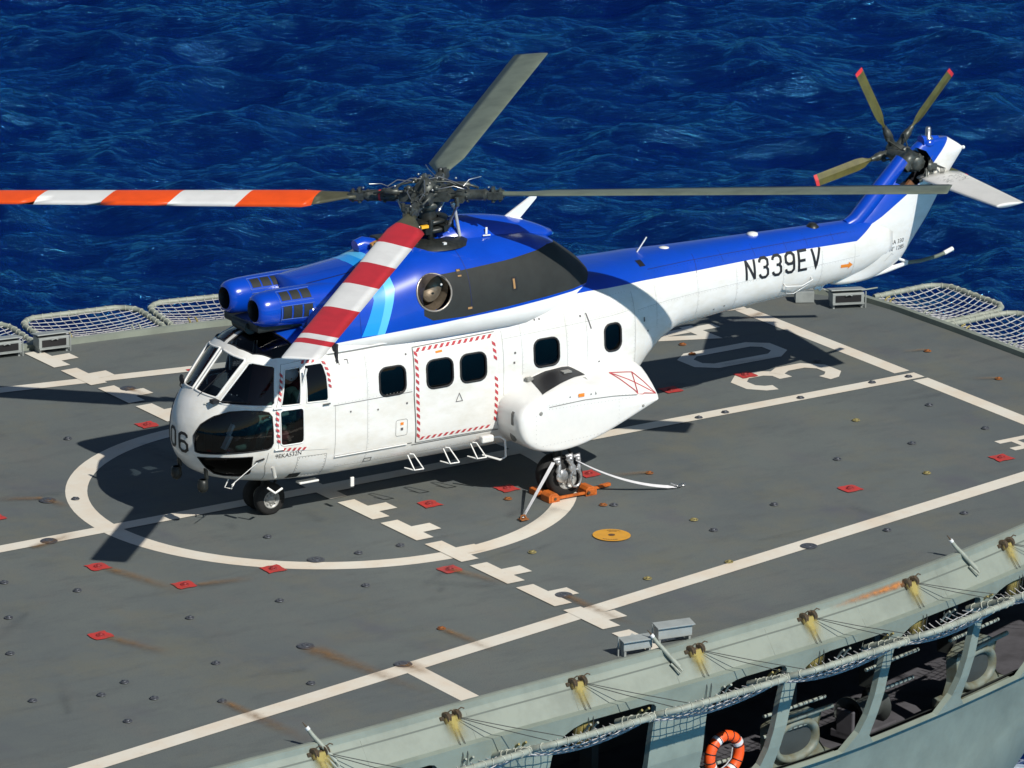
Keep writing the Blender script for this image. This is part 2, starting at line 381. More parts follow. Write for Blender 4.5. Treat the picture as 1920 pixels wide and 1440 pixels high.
# cowling over the engines and gearbox
C_A = [(-2.35,.80),(-2.0,.84),(-1.2,.92),(-.4,.97),(.8,.97),(1.5,.90),(2.0,.82),(2.35,.70),(2.6,.5)]
C_T = [(-2.35,3.38),(-2.0,3.42),(-1.2,3.50),(-.6,3.66),(-.2,3.70),(.5,3.68),(1.0,3.66),(1.5,3.60),(1.9,3.48),(2.2,3.28),(2.45,3.1),(2.6,2.95)]
C_N = [(-2.35,2.6),(-1.2,2.6),(0,2.9),(1.4,2.7),(2.2,2.3),(2.6,2.1)]
def cowl_y(x, z):
    zb = 2.45; zt = lerp_tab(C_T, x); a = lerp_tab(C_A, x); n = lerp_tab(C_N, x)
    f = (z - zb) / (zt - zb)
    if f >= 1: return 0.0
    if f <= 0: return a
    return a * (1 - f ** n) ** (1 / n)
# ================================================================== helicopter
HELI = empty("helicopter", (1.443, -0.496, 0.0), -0.019, "large white and blue helicopter standing nose left on the flight deck", "helicopter")
def loft(stations, ring, cap0=True, cap1=True):
    bm = bmesh.new(); prev = None; n = None
    for x in stations:
        pts = ring(x); n = len(pts); cur = [bm.verts.new(p) for p in pts]
        if prev:
            for j in range(n): bm.faces.new((prev[j], prev[(j+1) % n], cur[(j+1) % n], cur[j]))
        elif cap0: bm.faces.new(cur[::-1])
        prev = cur
    if cap1: bm.faces.new(prev)
    bmesh.ops.recalc_face_normals(bm, faces=bm.faces); return bm
def sgp(c, e): return math.copysign(abs(c)**e, c)
def body_ring(x, N=72):
    zt, zb, zm, a = lerp_tab(T_TOP,x), lerp_tab(T_BOT,x), lerp_tab(T_MID,x), max(body_half(x), 0.004)
    nt, nb = lerp_tab(T_NT,x), lerp_tab(T_NB,x); out = []
    for j in range(N):
        t = 2*math.pi*j/N; c, s = math.cos(t), math.sin(t)
        if s >= 0: out.append((x, a*sgp(c, 2/nt), zm+(zt-zm)*sgp(s, 2/nt)))
        else: out.append((x, a*sgp(c, 2/nb), zm+(zm-zb)*sgp(s, 2/nb)))
    return out
st = [-4.10,-4.097,-4.09,-4.075,-4.055,-4.03,-4.0,-3.965,-3.93,-3.89,-3.85,-3.81]
x = -3.76
while x < -3.0: st.append(round(x,3)); x += .04
while x < -1.8: st.append(round(x,3)); x += .08
while x < 2.2: st.append(round(x,3)); x += .16
while x < 4.3: st.append(round(x,3)); x += .08
while x < 8.2: st.append(round(x,3)); x += .22
st.append(8.2)
bm = loft(st, body_ring)
# -- openings: (name, outline, plane, filter)
XZ = (Vector((1,0,0)), Vector((0,0,1)))
port = lambda c: c.y < 0; stbd = lambda c: c.y > 0
frames_w = MB(); frames_b = MB()
def opening(poly, plane, flt, rimr, rim_mb, glass_name=None, gm=None, inset=0.012):
    global bm
    fs = cut(bm, poly, plane[0], plane[1], flt); nb, lps = take(bm, fs)
    rim(lps, rimr, 6, rim_mb)
    if glass_name:
        bmesh.ops.translate(nb, verts=nb.verts, vec=(0,0,0))
        for v in nb.verts:
            v.co -= v.normal*inset*(-1 if False else 1) if v.normal.length > 0 else Vector()
        return from_bm(glass_name, nb, gm, HELI)
    nb.free(); return None
YZ = (Vector((0,1,0)), Vector((0,0,1)))
fwd = lambda c: c.x < -2.9
# two front panes
for s in (-1, 1):
    pn = [(s*.035, 1.985), (s*.435, 1.95), (s*.455, 1.975), (s*.505, 2.425), (s*.49, 2.45), (s*.035, 2.505)]
    opening(pn, YZ, lambda c: c.x < -3.2 and c.y*s > 0 and c.z > 1.9, .016, frames_w, "windshield", M['glass'])
# big quarter panes beside them
dg = Vector((-.66, -.75, 0)).normalized(); e1 = Vector((.75, -.66, 0)).normalized()
def diag(pts3, s):
    E1 = Vector((e1.x, e1.y*(-s), 0)); return [(Vector((p[0], p[1]*(-s), p[2])).dot(E1), p[2]) for p in pts3], (E1, Vector((0,0,1)))
qp = [(-3.735,-.525,1.90),(-3.70,-.53,1.885),(-3.127,-.96,1.865),(-3.085,-.965,1.90),(-2.985,-.80,2.36),(-3.01,-.775,2.385),(-3.22,-.59,2.42),(-3.268,-.56,2.41)]
for s in (-1, 1):
    P, pl = diag(qp, s)
    opening(P, pl, lambda c, s=s: c.x < -2.85 and c.y*s > 0 and 1.8 < c.z < 2.5, .014, frames_w, "quarter_window", M['glass'])
# nose side glass and chin glass
nw = [(-4.03,-.335,1.42),(-4.0,-.37,1.50),(-3.956,-.406,1.587),(-3.88,-.47,1.66),(-3.814,-.533,1.715),(-3.639,-.675,1.79),(-3.46,-.809,1.81),(-3.25,-.92,1.80),(-3.18,-.96,1.78),(-3.141,-.983,1.72),(-3.13,-1.0,1.50),(-3.135,-1.005,1.34),(-3.16,-.99,1.28),(-3.21,-.98,1.255),(-3.497,-.868,1.225),(-3.80,-.60,1.19),(-3.97,-.42,1.175),(-4.015,-.35,1.185)]
cw = [(-3.985,-.36,1.105),(-3.80,-.585,1.13),(-3.403,-.898,1.155),(-3.375,-.82,1.0),(-3.37,-.76,.885),(-3.39,-.72,.85),(-3.47,-.60,.80),(-3.62,-.47,.81),(-3.741,-.399,.84),(-3.877,-.40,.95)]
for s in (-1, 1):
    P, pl = diag(nw, s)
    opening(P, pl, lambda c, s=s: c.x < -3.0 and c.y*s > .2 and 1.1 < c.z < 1.9, .010, frames_b, "nose_window", M['glass'])
    P, pl = diag(cw, s)
    opening(P, pl, lambda c, s=s: c.x < -3.2 and c.y*s > .2 and .7 < c.z < 1.2, .008, frames_b, "chin_window", M['cglass'])
# roof panes above the windshield
XY = (Vector((1,0,0)), Vector((0,1,0)))
for s in (-1, 1):
    ey = [(-3.30, s*.05), (-3.27, s*.30), (-3.175, s*.52), (-2.97, s*.71), (-2.72, s*.795), (-2.62, s*.80), (-2.62, s*.70), (-2.74, s*.42), (-2.80, s*.05)]
    opening(ey, XY, lambda c, s=s: c.z > 2.42 and c.y*s > 0 and c.x < -2.5, .010, frames_b, "roof_window", M['glass'])
# cockpit doors: panel first, then its windows
for s in (-1, 1):
    fl = (lambda c, s=s: c.y*s > .3)
    dpoly = [(-3.055,1.215),(-2.26,1.13),(-2.215,1.17),(-2.20,2.05),(-2.235,2.33),(-2.30,2.425),(-2.40,2.44),(-2.90,2.395),(-2.93,2.30),(-3.07,1.85),(-3.085,1.60)]
    fs = cut(bm, dpoly, *XZ, fl); nb, lps = take(bm, fs)
    for v in nb.verts: v.co.y += s*.008
    nb.normal_update()
    keep = bm; bm = nb
    d_w1 = [(-3.005,1.86),(-2.715,1.852),(-2.64,2.345),(-2.86,2.335),(-2.88,2.30)]
    d_w2 = [(-2.61,1.855),(-2.275,1.84),(-2.262,1.88),(-2.262,2.18),(-2.29,2.33),(-2.315,2.365),(-2.575,2.358)]
    d_lo = rrect(-3.03,-2.665,1.29,1.795,.05)
    fr = MB()
    for P in (d_w1, d_w2, d_lo):
        f2 = cut(bm, P, *XZ, fl); n2, l2 = take(bm, f2); rim(l2, .011, 6, fr)
        if P is d_w1: n2.free()
        else:
            from_bm("door_window", n2, M['glass'] if P is d_lo else M['dglass'], HELI)
    bm2 = bm; bm = keep
    door = from_bm("cockpit_door", bm2, M['body'], HELI); 
    # sliding frame left half open behind the front light
    yy = s*(body_y(-2.6, 2.1)+.012)
    fr.box((-2.655, s*(body_y(-2.65,2.1)+.005), 2.1), (.03, .02, .52), rot=Matrix.Rotation(R(s*-11), 3, 'X') @ Matrix.Rotation(R(8), 3, 'Y'))
    fr.obj("window_frame", M['white'], door)
    h = MB(); h.tube([(-2.36, s*(body_y(-2.36,1.79)+.03), 1.795), (-2.25, s*(body_y(-2.25,1.79)+.035), 1.80)], .012); h.obj("door_handle", M['grime'], door)
    hg = MB()
    for zz in (1.83, 1.24): hg.tube([(-3.12, s*(body_y(-3.1,zz)+.02), zz), (-3.0, s*(body_y(-3.0,zz)+.03), zz+.005)], .014)
    hg.obj("door_hinge", M['white'], door)
# cabin: sliding door, then the square windows
WINX = [(-1.415,-.985), (-.64,-.205), (-.075,.355), (1.185,1.61), (2.41,2.72)]
for s in (-1, 1):
    fl = (lambda c, s=s: c.y*s > .3)
    dp = [(-.80,.985),(.56,.985),(.575,1.6),(.56,2.33),(.54,2.40),(-.83,2.37),(-.85,1.7)]
    fs = cut(bm, dp, *XZ, fl); nb, lps = take(bm, fs)
    for v in nb.verts: v.co.y += s*.016
    edge = MB(); rim(lps, .010, 5, edge); edge.obj("door_seam", M['seam'], HELI)
    keep = bm
    for i, (a, b) in enumerate(WINX):
        bm = nb if i in (1, 2) else keep
        z0, z1 = (1.755, 2.16) if i < 3 else ((1.79, 2.19) if i == 3 else (1.835, 2.235))
        P = rrect(a, b, z0, z1, .11)
        f2 = cut(bm, P, *XZ, fl); n2, l2 = take(bm, f2)
        for v in n2.verts: v.co.y -= s*.012
        n2.normal_update()
        w = from_bm("cabin_window", n2, M['dglass'], HELI)
        sl = MB(); rim(l2, .016, 6, sl); sl.obj("window_seal", M['seal'], w)
    from_bm("sliding_door", nb, M['body'], HELI); bm = keep
fus = from_bm("fuselage", bm, M['body'], HELI)
frames_w.obj("windshield_frame", M['white'], HELI); frames_b.obj("nose_window_frame", M['seal'], HELI)

# -- lines, rails and markings on the flank (port side is the one in view)
sm = MB()
for s in (-1,):
    side_ribbon(sm, [(-2.18,2.455),(-.9,2.475),(.55,2.50),(.98,2.52)], .022, body_y, .006, s)
    side_ribbon(sm, [(-2.18,1.745),(-.88,1.755)], .010, body_y, .003, s)
    side_ribbon(sm, [(-2.15,.99),(-.86,.985)], .014, body_y, .004, s)
    side_ribbon(sm, [(-.86,.95),(.60,.955)], .016, body_y, .004, s)
    side_ribbon(sm, [(-2.15,1.74),(-2.15,1.0)], .004, body_y, .003, s)
    side_ribbon(sm, [(.98,2.52),(1.35,2.60)], .008, body_y, .003, s)
    side_ribbon(sm, [(3.02,2.6),(3.02,1.3)], .004, body_y, .003, s)
    side_ribbon(sm, [(.66,2.4),(.66,1.1)], .004, body_y, .003, s)
    for xx in (-1.62,.98,1.75,2.1): side_ribbon(sm, [(xx,2.5),(xx,1.72 if xx > 0 else .62)], .0028, body_y, .002, s)
    side_ribbon(sm, [(.66,2.28),(2.9,2.36)], .0028, body_y, .002, s); side_ribbon(sm, [(-2.1,.80),(.5,.80)], .0028, body_y, .002, s)
    for xx in (3.5,4.35,5.1,6.0,6.75,7.4): side_ribbon(sm, [(xx,2.6),(xx,2.0)], .0028, body_y, .002, s)
    side_ribbon(sm, [(3.1,2.33),(7.5,2.40)], .0025, body_y, .002, s)
    side_ribbon(sm, rrect(-1.15,-.96,1.13,1.37,.03), .006, body_y, .003, s, closed=True)
    side_ribbon(sm, [(-2.75,.72),(-2.75,1.08),(-2.28,1.06),(-2.28,.70)], .005, body_y, .003, s)
    side_ribbon(sm, [(-3.2,1.20),(-3.22,1.0),(-3.12,.7)], .006, body_y, .003, s)
sm.obj("panel_seams", M['seam'], HELI)
rv = MB()
def rivets(a, b, fn=body_y, pitch=.055, r=.0042, off=.003):
    for u, w in densify([a, b], pitch): side_quad(rv, [(u-r,w-r),(u-r,w+r),(u+r,w+r),(u+r,w-r)], fn, off, -1, 0, 1)
for xx in (-1.60,1.0,1.77,2.12): rivets((xx,2.5), (xx,1.75 if xx > 0 else .65))
for xx in (3.0,3.52,4.37,5.12,6.02,6.77): rivets((xx,2.58), (xx,1.98 if xx > 3.3 else 1.4))
rivets((-2.1,.83),(.5,.83)); rivets((.70,2.31),(2.9,2.39)); rivets((3.1,2.31),(7.4,2.38)); rivets((-2.1,1.77),(-.9,1.785)); rivets((-2.1,2.41),(.5,2.45)); rivets((-2.15,2.52),(2.9,2.62))
rv.obj("skin_rivets", M['rivet'], HELI)
rail = MB(); rail.tube([(x, -(body_y(x,2.47+.018*(x+2.2))+.012), 2.47+.016*(x+2.2)) for x in np.arange(-2.2,.65,.1)], .013, 6)
rail.tube([(x, -(body_y(x,1.0)+.012), .985) for x in np.arange(-2.15,-.85,.1)], .010, 6)
rail.obj("door_rail", M['white'], HELI)
# red and white hazard tape round the two doors
hz = MB()
def hazard(path, w=.062, pitch=.105, lean=.045, closed=False):
    d = densify(path, .01, closed); acc = 0.0
    i = 0; n = len(d); stepn = max(2, int(pitch/.01)); half = stepn//2
    while i + stepn <= n:
        a, b = d[i], d[min(i+half, n-1)]; t = (b[0]-a[0], b[1]-a[1]); L = math.hypot(*t) or 1; t = (t[0]/L, t[1]/L); nn = (-t[1], t[0])
        q = [(a[0]+nn[0]*w/2+t[0]*lean, a[1]+nn[1]*w/2+t[1]*lean), (b[0]+nn[0]*w/2+t[0]*lean, b[1]+nn[1]*w/2+t[1]*lean), (b[0]-nn[0]*w/2, b[1]-nn[1]*w/2), (a[0]-nn[0]*w/2, a[1]-nn[1]*w/2)]
        side_quad(hz, q, body_y, .021, -1, 0, 2); i += stepn
hazard([(-.755,1.04),(.50,1.04)], .046); hazard([(.515,1.09),(.53,1.6),(.515,1.85)], .052); hazard([(.515,2.0),(.50,2.33)], .052)
hazard([(-.80,2.335),(.50,2.36)], .052); hazard([(-.775,1.04),(-.80,1.7),(-.80,2.33)], .052)
hz.obj("hazard_tape", M['red'], HELI)
hz = MB()
hazard([(-3.06,1.33),(-3.085,1.60),(-3.065,1.80)], .042, .085, .03); hazard([(-3.03,1.92),(-2.93,2.30)], .04, .085, .03)
hazard([(-3.02,1.24),(-2.62,1.20)], .042, .085, .03); hazard([(-2.62,2.405),(-2.36,2.41)], .04, .085, .03)
hazard([(-2.285,2.40),(-2.235,2.25),(-2.225,2.0)], .04, .085, .03)
hz.obj("hazard_tape", M['red'], HELI)
# lettering
def side_text_strokes(mb, text, x0, z0, w, h, pitch, sw, fn, off=.004, slope=0.0, lean=0.0, z1=None):
    x = x0
    for ch in text:
        for closed, p in glyph_strokes(ch):
            q = [(x+u*w+lean*v*h, z0+v*h+slope*(x+u*w-x0)) for u, v in p]
            side_ribbon(mb, q, sw, fn, off, -1, closed, 0, .03); off += .0004
        x += pitch
tx = MB(); side_text_strokes(tx, "N339EV", 5.285, 2.375, .155, .285, .252, .042, body_y, .004, -.006, .03)
tx.obj("registration_lettering", M['black'], HELI)
tx = MB()
def nose_front(y, z, lo=-4.12):   # x of the nose skin at (y, z)
    a, b = -4.10, -3.3
    for _ in range(30):
        m = (a+b)/2
        if body_y(m, z) > abs(y): b = m
        else: a = m
    return b
def nose_glyph(mb, ch, yc, zc, w, h, sw):
    for closed, p in glyph_strokes(ch):
        # seen from ahead, left to right runs from +y to -y
        q = densify([(yc+(.5-u)*w, zc+(v-.5)*h) for u, v in p], .02, closed); L, Q = ribbon2(q, sw, closed); n = len(q)
        vs = [(nose_front(c[0], c[1])-.006, c[0], c[1]) for c in L+Q]
        mb.add(vs, [(i, (i+1) % n, n+(i+1) % n, n+i) for i in range(n if closed else n-1)], 0, True)
nose_glyph(tx, '0', .135, 1.30, .16, .26, .042); nose_glyph(tx, '6', -.14, 1.28, .165, .26, .042)
tx.obj("nose_number", M['black'], HELI)
def side_font(name, body, x0, z0, size, fn, m, off=.004, slope=0.0, sx=1.0):
    vs, fs = font_mesh(body, size); mb = MB()
    mb.add([(x0+u*sx, -(fn(x0+u*sx, z0+v+slope*u)+off), z0+v+slope*u) for u, v in vs], fs); return mb.obj(name, m, HELI)
side_font("code_lettering", "9EKA532N", -3.10, 1.105, .088, body_y, M['black'], slope=.03)
arrow = MB()
for q in ([(7.13,2.315),(7.13,2.265),(7.29,2.255),(7.29,2.305)], [(7.285,2.34),(7.285,2.225),(7.37,2.278),(7.372,2.282)]): side_quad(arrow, q, body_y, .004)
arrow.obj("orange_arrow", M['orange'], HELI)
sk = MB()
for x0 in (-2.09, -1.95):
    side_ribbon(sk, [(x0, 2.36),(x0+.05, 2.36),(x0+.055, 2.30)], .012, body_y, .004)
side_ribbon(sk, [(-.16,1.50),(-.105,1.62),(-.05,1.50)], .010, body_y, .022, closed=True)
for (x, z, r) in ((-1.05,1.31,.018),(-1.05,1.23,.02),(-.95,2.30,.012),(-.97,1.60,.014),(-1.9,1.62,.012),(1.25,2.47,.012),(1.33,2.47,.012),(2.02,2.42,.014),(.86,2.06,.015),(.84,1.92,.015),(3.22,2.15,.016),(3.30,1.98,.012),(-1.45,1.58,.012),(1.6,1.62,.015),(2.3,1.72,.012)):
    side_quad(sk, [(x-r,z-r),(x-r,z+r),(x+r,z+r),(x+r,z-r)], body_y, .005, k=1)
side_ribbon(sk, [(2.12,2.45),(2.18,2.22)], .02, body_y, .004)
sk.obj("small_stencils", mat("stencil_grey", (.10,.09,.09), .6), HELI)
ylw = MB(); side_quad(ylw, [(-.47,2.25),(-.47,2.28),(-.36,2.285),(-.36,2.255)], body_y, .022); side_quad(ylw, [(-1.075,1.29),(-1.075,1.33),(-1.025,1.33),(-1.025,1.29)], body_y, .006); ylw.obj("caution_stencils", M['orange'], HELI)
g = MB(); side_quad(g, [(-2.80,.70),(-2.80,.80),(-2.62,.80),(-2.62,.70)], body_y, .004); g.obj("belly_vent", M['panel'], HELI)
g = MB(); side_ribbon(g, [(-1.62,.80),(-1.62,.86),(-1.50,.86),(-1.50,.80)], .012, body_y, .004, closed=True); side_ribbon(g, [(3.22,2.16),(3.22,2.20)], .03, body_y, .004); g.obj("service_panel", M['seam'], HELI)
g = MB()
for i in range(9):
    for zz in (.73, 1.06): g.sphere((-2.72+i*.05, -(body_y(-2.72+i*.05,zz)), zz), .006, 4)
for i in range(7):
    for xx in (-2.73, -2.30): g.sphere((xx, -(body_y(xx,.76+i*.045)), .76+i*.045), .006, 4)
g.obj("panel_rivets", M['seam'], HELI)
# step rails under the sliding door, foot steps, handles
for x in (-.88, -.28, .18):
    stp = MB()
    stp.tube([(x-.09, -1.0, .63), (x-.02, -1.15, .62), (x+.13,-1.16,.62)], .010, 6)
    stp.tube([(x-.06,-1.03,.82), (x-.02,-1.16,.62)], .010, 6); stp.tube([(x+.13,-1.16,.62), (x+.02,-1.06,.83), (x-.04,-1.05,.84)], .010, 6)
    stp.obj("boarding_step", M['white'], HELI)
stp = MB(); stp.tube([(.42,-1.06,.86),(.56,-1.12,.88),(.60,-1.20,.84),(.60,-1.22,.60),(.52,-1.20,.56),(.36,-.98,.60)], .016, 8)
stp.obj("boarding_rail", M['white'], HELI)
g = MB()
g.tube([(-3.10,-.78,.62),(-3.02,-.86,.55),(-2.90,-.85,.60)], .018, 8); g.obj("belly_step", M['white'], HELI)
g = MB(); g.box((-1.72,-.80,.49), (.06,.03,.14)); g.obj("drain_mast", M['white'], HELI, bevel=.01)
g = MB(); g.box((-2.35,-.62,.555), (.32,.12,.03)); g.obj("belly_aerial", M['white'], HELI, bevel=.01)
g = MB(); g.tube([(-3.52,-.42,.72),(-3.60,-.45,.62),(-3.52,-.5,.60),(-3.44,-.48,.70)], .010, 6); g.obj("tow_loop", M['white'], HELI)
g = MB(); g.box((.36,-1.08,.87), (.20,.10,.10)); g.obj("step_light", M['white'], HELI, bevel=.02)
g = MB(); g.tube([(-3.35,-.93,1.07),(-3.75,-.90,.80)], .006, 5); g.obj("whip_aerial", M['white'], HELI)
g = MB(); g.tube([(-3.36,-.91,1.08),(-3.25,-.96,1.12)], .012, 6); g.obj("aerial_base", M['black'], HELI)
g = MB(); g.tube([(-3.86,-.35,1.86),(-3.72,-.50,1.83),(-3.70,-.52,1.90)], .014, 6); g.tube([(-3.80,-.38,1.80),(-3.66,-.58,1.80)], .018, 6)
g.tube([(-3.12,-1.02,.84),(-3.16,-1.03,1.0)], .03, 8); g.obj("pitot_and_ports", mat("probe_paint", (.5,.5,.46), .5), HELI)
# wiper arms, mirror
g = MB()
g.tube([(-3.86,-.20,1.955),(-3.60,-.34,2.24),(-3.52,-.36,2.30)], .007, 5); g.tube([(-3.78,-.53,1.93),(-3.42,-.84,1.93)], .009, 5); g.box((-3.79,-.50,1.92),(.10,.10,.05))
g.obj("wiper", M['black'], HELI)
g = MB(); g.tube([(-3.78,.38,1.86),(-3.80,.44,1.92),(-3.78,.43,1.99)], .010, 6); g.sphere((-3.78,.42,2.01), .065, 8, 0, (.4,1,1.1)); g.obj("mirror", M['black'], HELI)
for (xx, yy) in ((-4.06,.10),(-3.90,-.36)): g = MB(); g.lathe((xx, yy, .86 if yy > 0 else .76), (0,0,-1), [(0,.05),(.02,.075),(.12,.08),(.17,.06),(.20,.0)], 12); g.cyl((xx+.06,yy,.86 if yy > 0 else .76),(xx+.04,yy,.98),.03); g.obj("landing_light", M['grimed'], HELI)

# -- cockpit fittings
g = MB(); fl_ = [(-3.75,.38),(-3.55,.62),(-3.3,.75),(-2.05,.85)]; fl_ = fl_+[(a_,-b_) for a_, b_ in fl_[::-1]]; g.add([(a_,b_,.93) for a_, b_ in fl_], [tuple(range(len(fl_)))]); g.box((-2.06,0,1.75),(.03,1.9,1.7)); g.obj("cockpit_floor", M['inner'], HELI)
g = MB(); g.box((-3.62,0,1.62), (.30,.86,.42), rot=Matrix.Rotation(R(-15),3,'Y')); g.box((-3.50,0,1.84),(.42,.95,.05)); g.box((-3.2,0,1.15),(.8,.26,.40)); g.box((-2.9,0,2.62),(.55,.35,.06)); g.obj("instrument_panel", M['black'], HELI, bevel=.02)
g = MB()
for i in range(14): g.sphere((-3.74+random.uniform(-.03,.05), random.uniform(-.4,.4), 1.75+random.uniform(-.2,.05)), .010, 4)
for i in range(6): g.sphere((-3.4+random.uniform(-.1,.1), random.uniform(-.35,.1), 1.88), .011, 4)
g.obj("panel_knobs", M['bwhite'], HELI)
for s in (-1, 1):
    g = MB(); g.box((-2.70, s*.48, 1.30), (.48,.46,.12)); g.box((-2.45, s*.48, 1.68), (.12,.46,.72), rot=Matrix.Rotation(R(10),3,'Y')); g.box((-2.38, s*.48, 2.13), (.10,.28,.20)); g.box((-2.68,s*.48,1.10),(.40,.36,.3))
    g.obj("crew_seat", M['seat'], HELI, bevel=.03)
g = MB(); g.tube([(-3.62,-.50,1.0),(-3.55,-.50,1.20)], .015); g.box((-3.60,-.52,1.30), (.05,.10,.22), rot=Matrix.Rotation(R(30),3,'Y')); g.box((-3.55,-.54,1.48),(.04,.08,.16), rot=Matrix.Rotation(R(30),3,'Y')); g.obj("rudder_pedal", M['bwhite'], HELI, bevel=.01)
# -- engine and gearbox cowling
def cowl_ring(x, N=48):
    zb = 2.45; zt = lerp_tab(C_T, x); a = lerp_tab(C_A, x); n = lerp_tab(C_N, x); out = []
    for j in range(N+1):
        t = math.pi*j/N; out.append((x, a*sgp(math.cos(t), 2/n), zb+(zt-zb)*abs(math.sin(t))**(2/n)))
    return out
cs = list(np.arange(-2.35, 2.62, .07)) + [2.6]
cb = loft([float(q) for q in cs if q <= 2.6], cowl_ring)
def slot(bmx, poly, mi, flt):
    for f in cut(bmx, poly, *XZ, flt): f.material_index = mi
for s in (-1, 1):
    fl = (lambda c, s=s: c.y*s > .05)
    slot(cb, [(-.48,2.715),(-.62,2.80),(-.62,2.88),(-.42,3.0),(-.36,3.2),(-.32,3.33),(.95,3.375),(1.75,3.42),(2.12,3.38),(2.9,3.3),(2.9,2.85),(2.42,2.80),(1.66,2.775),(.85,2.745),(.05,2.70)], 1, fl)
    slot(cb, [(-1.61,2.62),(-1.37,2.62),(-1.20,3.06),(-1.16,3.2),(-1.16,3.6),(-1.36,3.6),(-1.36,3.1)], 2, fl)
    slot(cb, [(-1.369,2.62),(-1.25,2.62),(-1.06,3.08),(-1.01,3.22),(-1.03,3.6),(-1.159,3.6),(-1.159,3.2),(-1.199,3.06)], 3, fl)
    slot(cb, [(-2.6,2.3),(-2.6,2.53),(-2.33,2.56),(-1.28,2.62),(-.03,2.675),(1.14,2.72),(2.15,2.76),(2.8,2.78),(2.8,2.3)], 4, fl)
    # exhaust mouth
    ex = []
    for k in range(28):
        a = 2*math.pi*k/28; ex.append((-.425+.275*math.cos(a), 3.10+.255*math.sin(a)))
    nb, lps = take(cb, cut(cb, ex, *XZ, fl)); nb.free()
    g = MB(); rim(lps, .016, 8, g)
    g.obj("exhaust_rim", mat("exhaust_lip", (.42,.38,.33), .35, metal=.7), HELI)
    g = MB(); c0 = Vector((-.42, s*.88, 3.10)); ax = Vector((-.25, -s*.95, .10)).normalized()
    g.lathe(c0, ax, [(-.03,.262),(.10,.255),(.45,.21),(.55,.0)], 28); g.lathe(c0+Vector((.05,0,.02)), ax, [(.16,.19),(.10,.20),(.08,.185),(.30,.10),(.5,.06)], 24)
    g.obj("exhaust_duct", mat("exhaust_inside", (.20,.16,.115), .5, metal=.55, var=.5, vscale=6), HELI)
cowl = from_bm("engine_cowling", cb, [M['blue'], M['panel'], M['cyan'], M['cyan2'], M['white']], HELI)
g = MB()
side_ribbon(g, [(.10,3.66),(.16,3.3),(.17,2.78)], .007, cowl_y, .003); side_ribbon(g, [(-2.2,3.36),(-1.2,3.46),(-.62,3.60)], .006, cowl_y, .003)
side_ribbon(g, [(-1.9,3.0),(-1.62,3.0),(-1.62,2.66)], .006, cowl_y, .003)
g.obj("cowling_seams", M['seamb'], HELI)
g = MB()
for q in ([(.88,2.96),(.88,3.14),(.97,3.14),(.97,2.96)],[(-.02,3.30),(-.02,3.37),(.06,3.37),(.06,3.30)],[(-2.02,3.26),(-2.02,3.33),(-1.94,3.33),(-1.94,3.26)],[(3.4,2.84),(3.4,2.90),(3.5,2.90),(3.5,2.84)]):
    side_quad(g, q, cowl_y if q[0][0] < 2.6 else body_y, .006)
g.obj("cooling_vents", M['black'], HELI)
g = MB(); side_quad(g, [(.895,2.98),(.895,3.12),(.93,3.12),(.93,2.98)], cowl_y, .009); side_quad(g, [(-.01,3.34),(-.01,3.365),(.04,3.36),(.04,3.34)], cowl_y, .009); side_quad(g, [(-.01,3.27),(-.01,3.29),(.05,3.29),(.05,3.27)], cowl_y, .009); side_quad(g,[(.10,2.80),(.10,2.83),(.17,2.83),(.17,2.80)],cowl_y,.009)
g.obj("vent_latches", M['tan'], HELI)
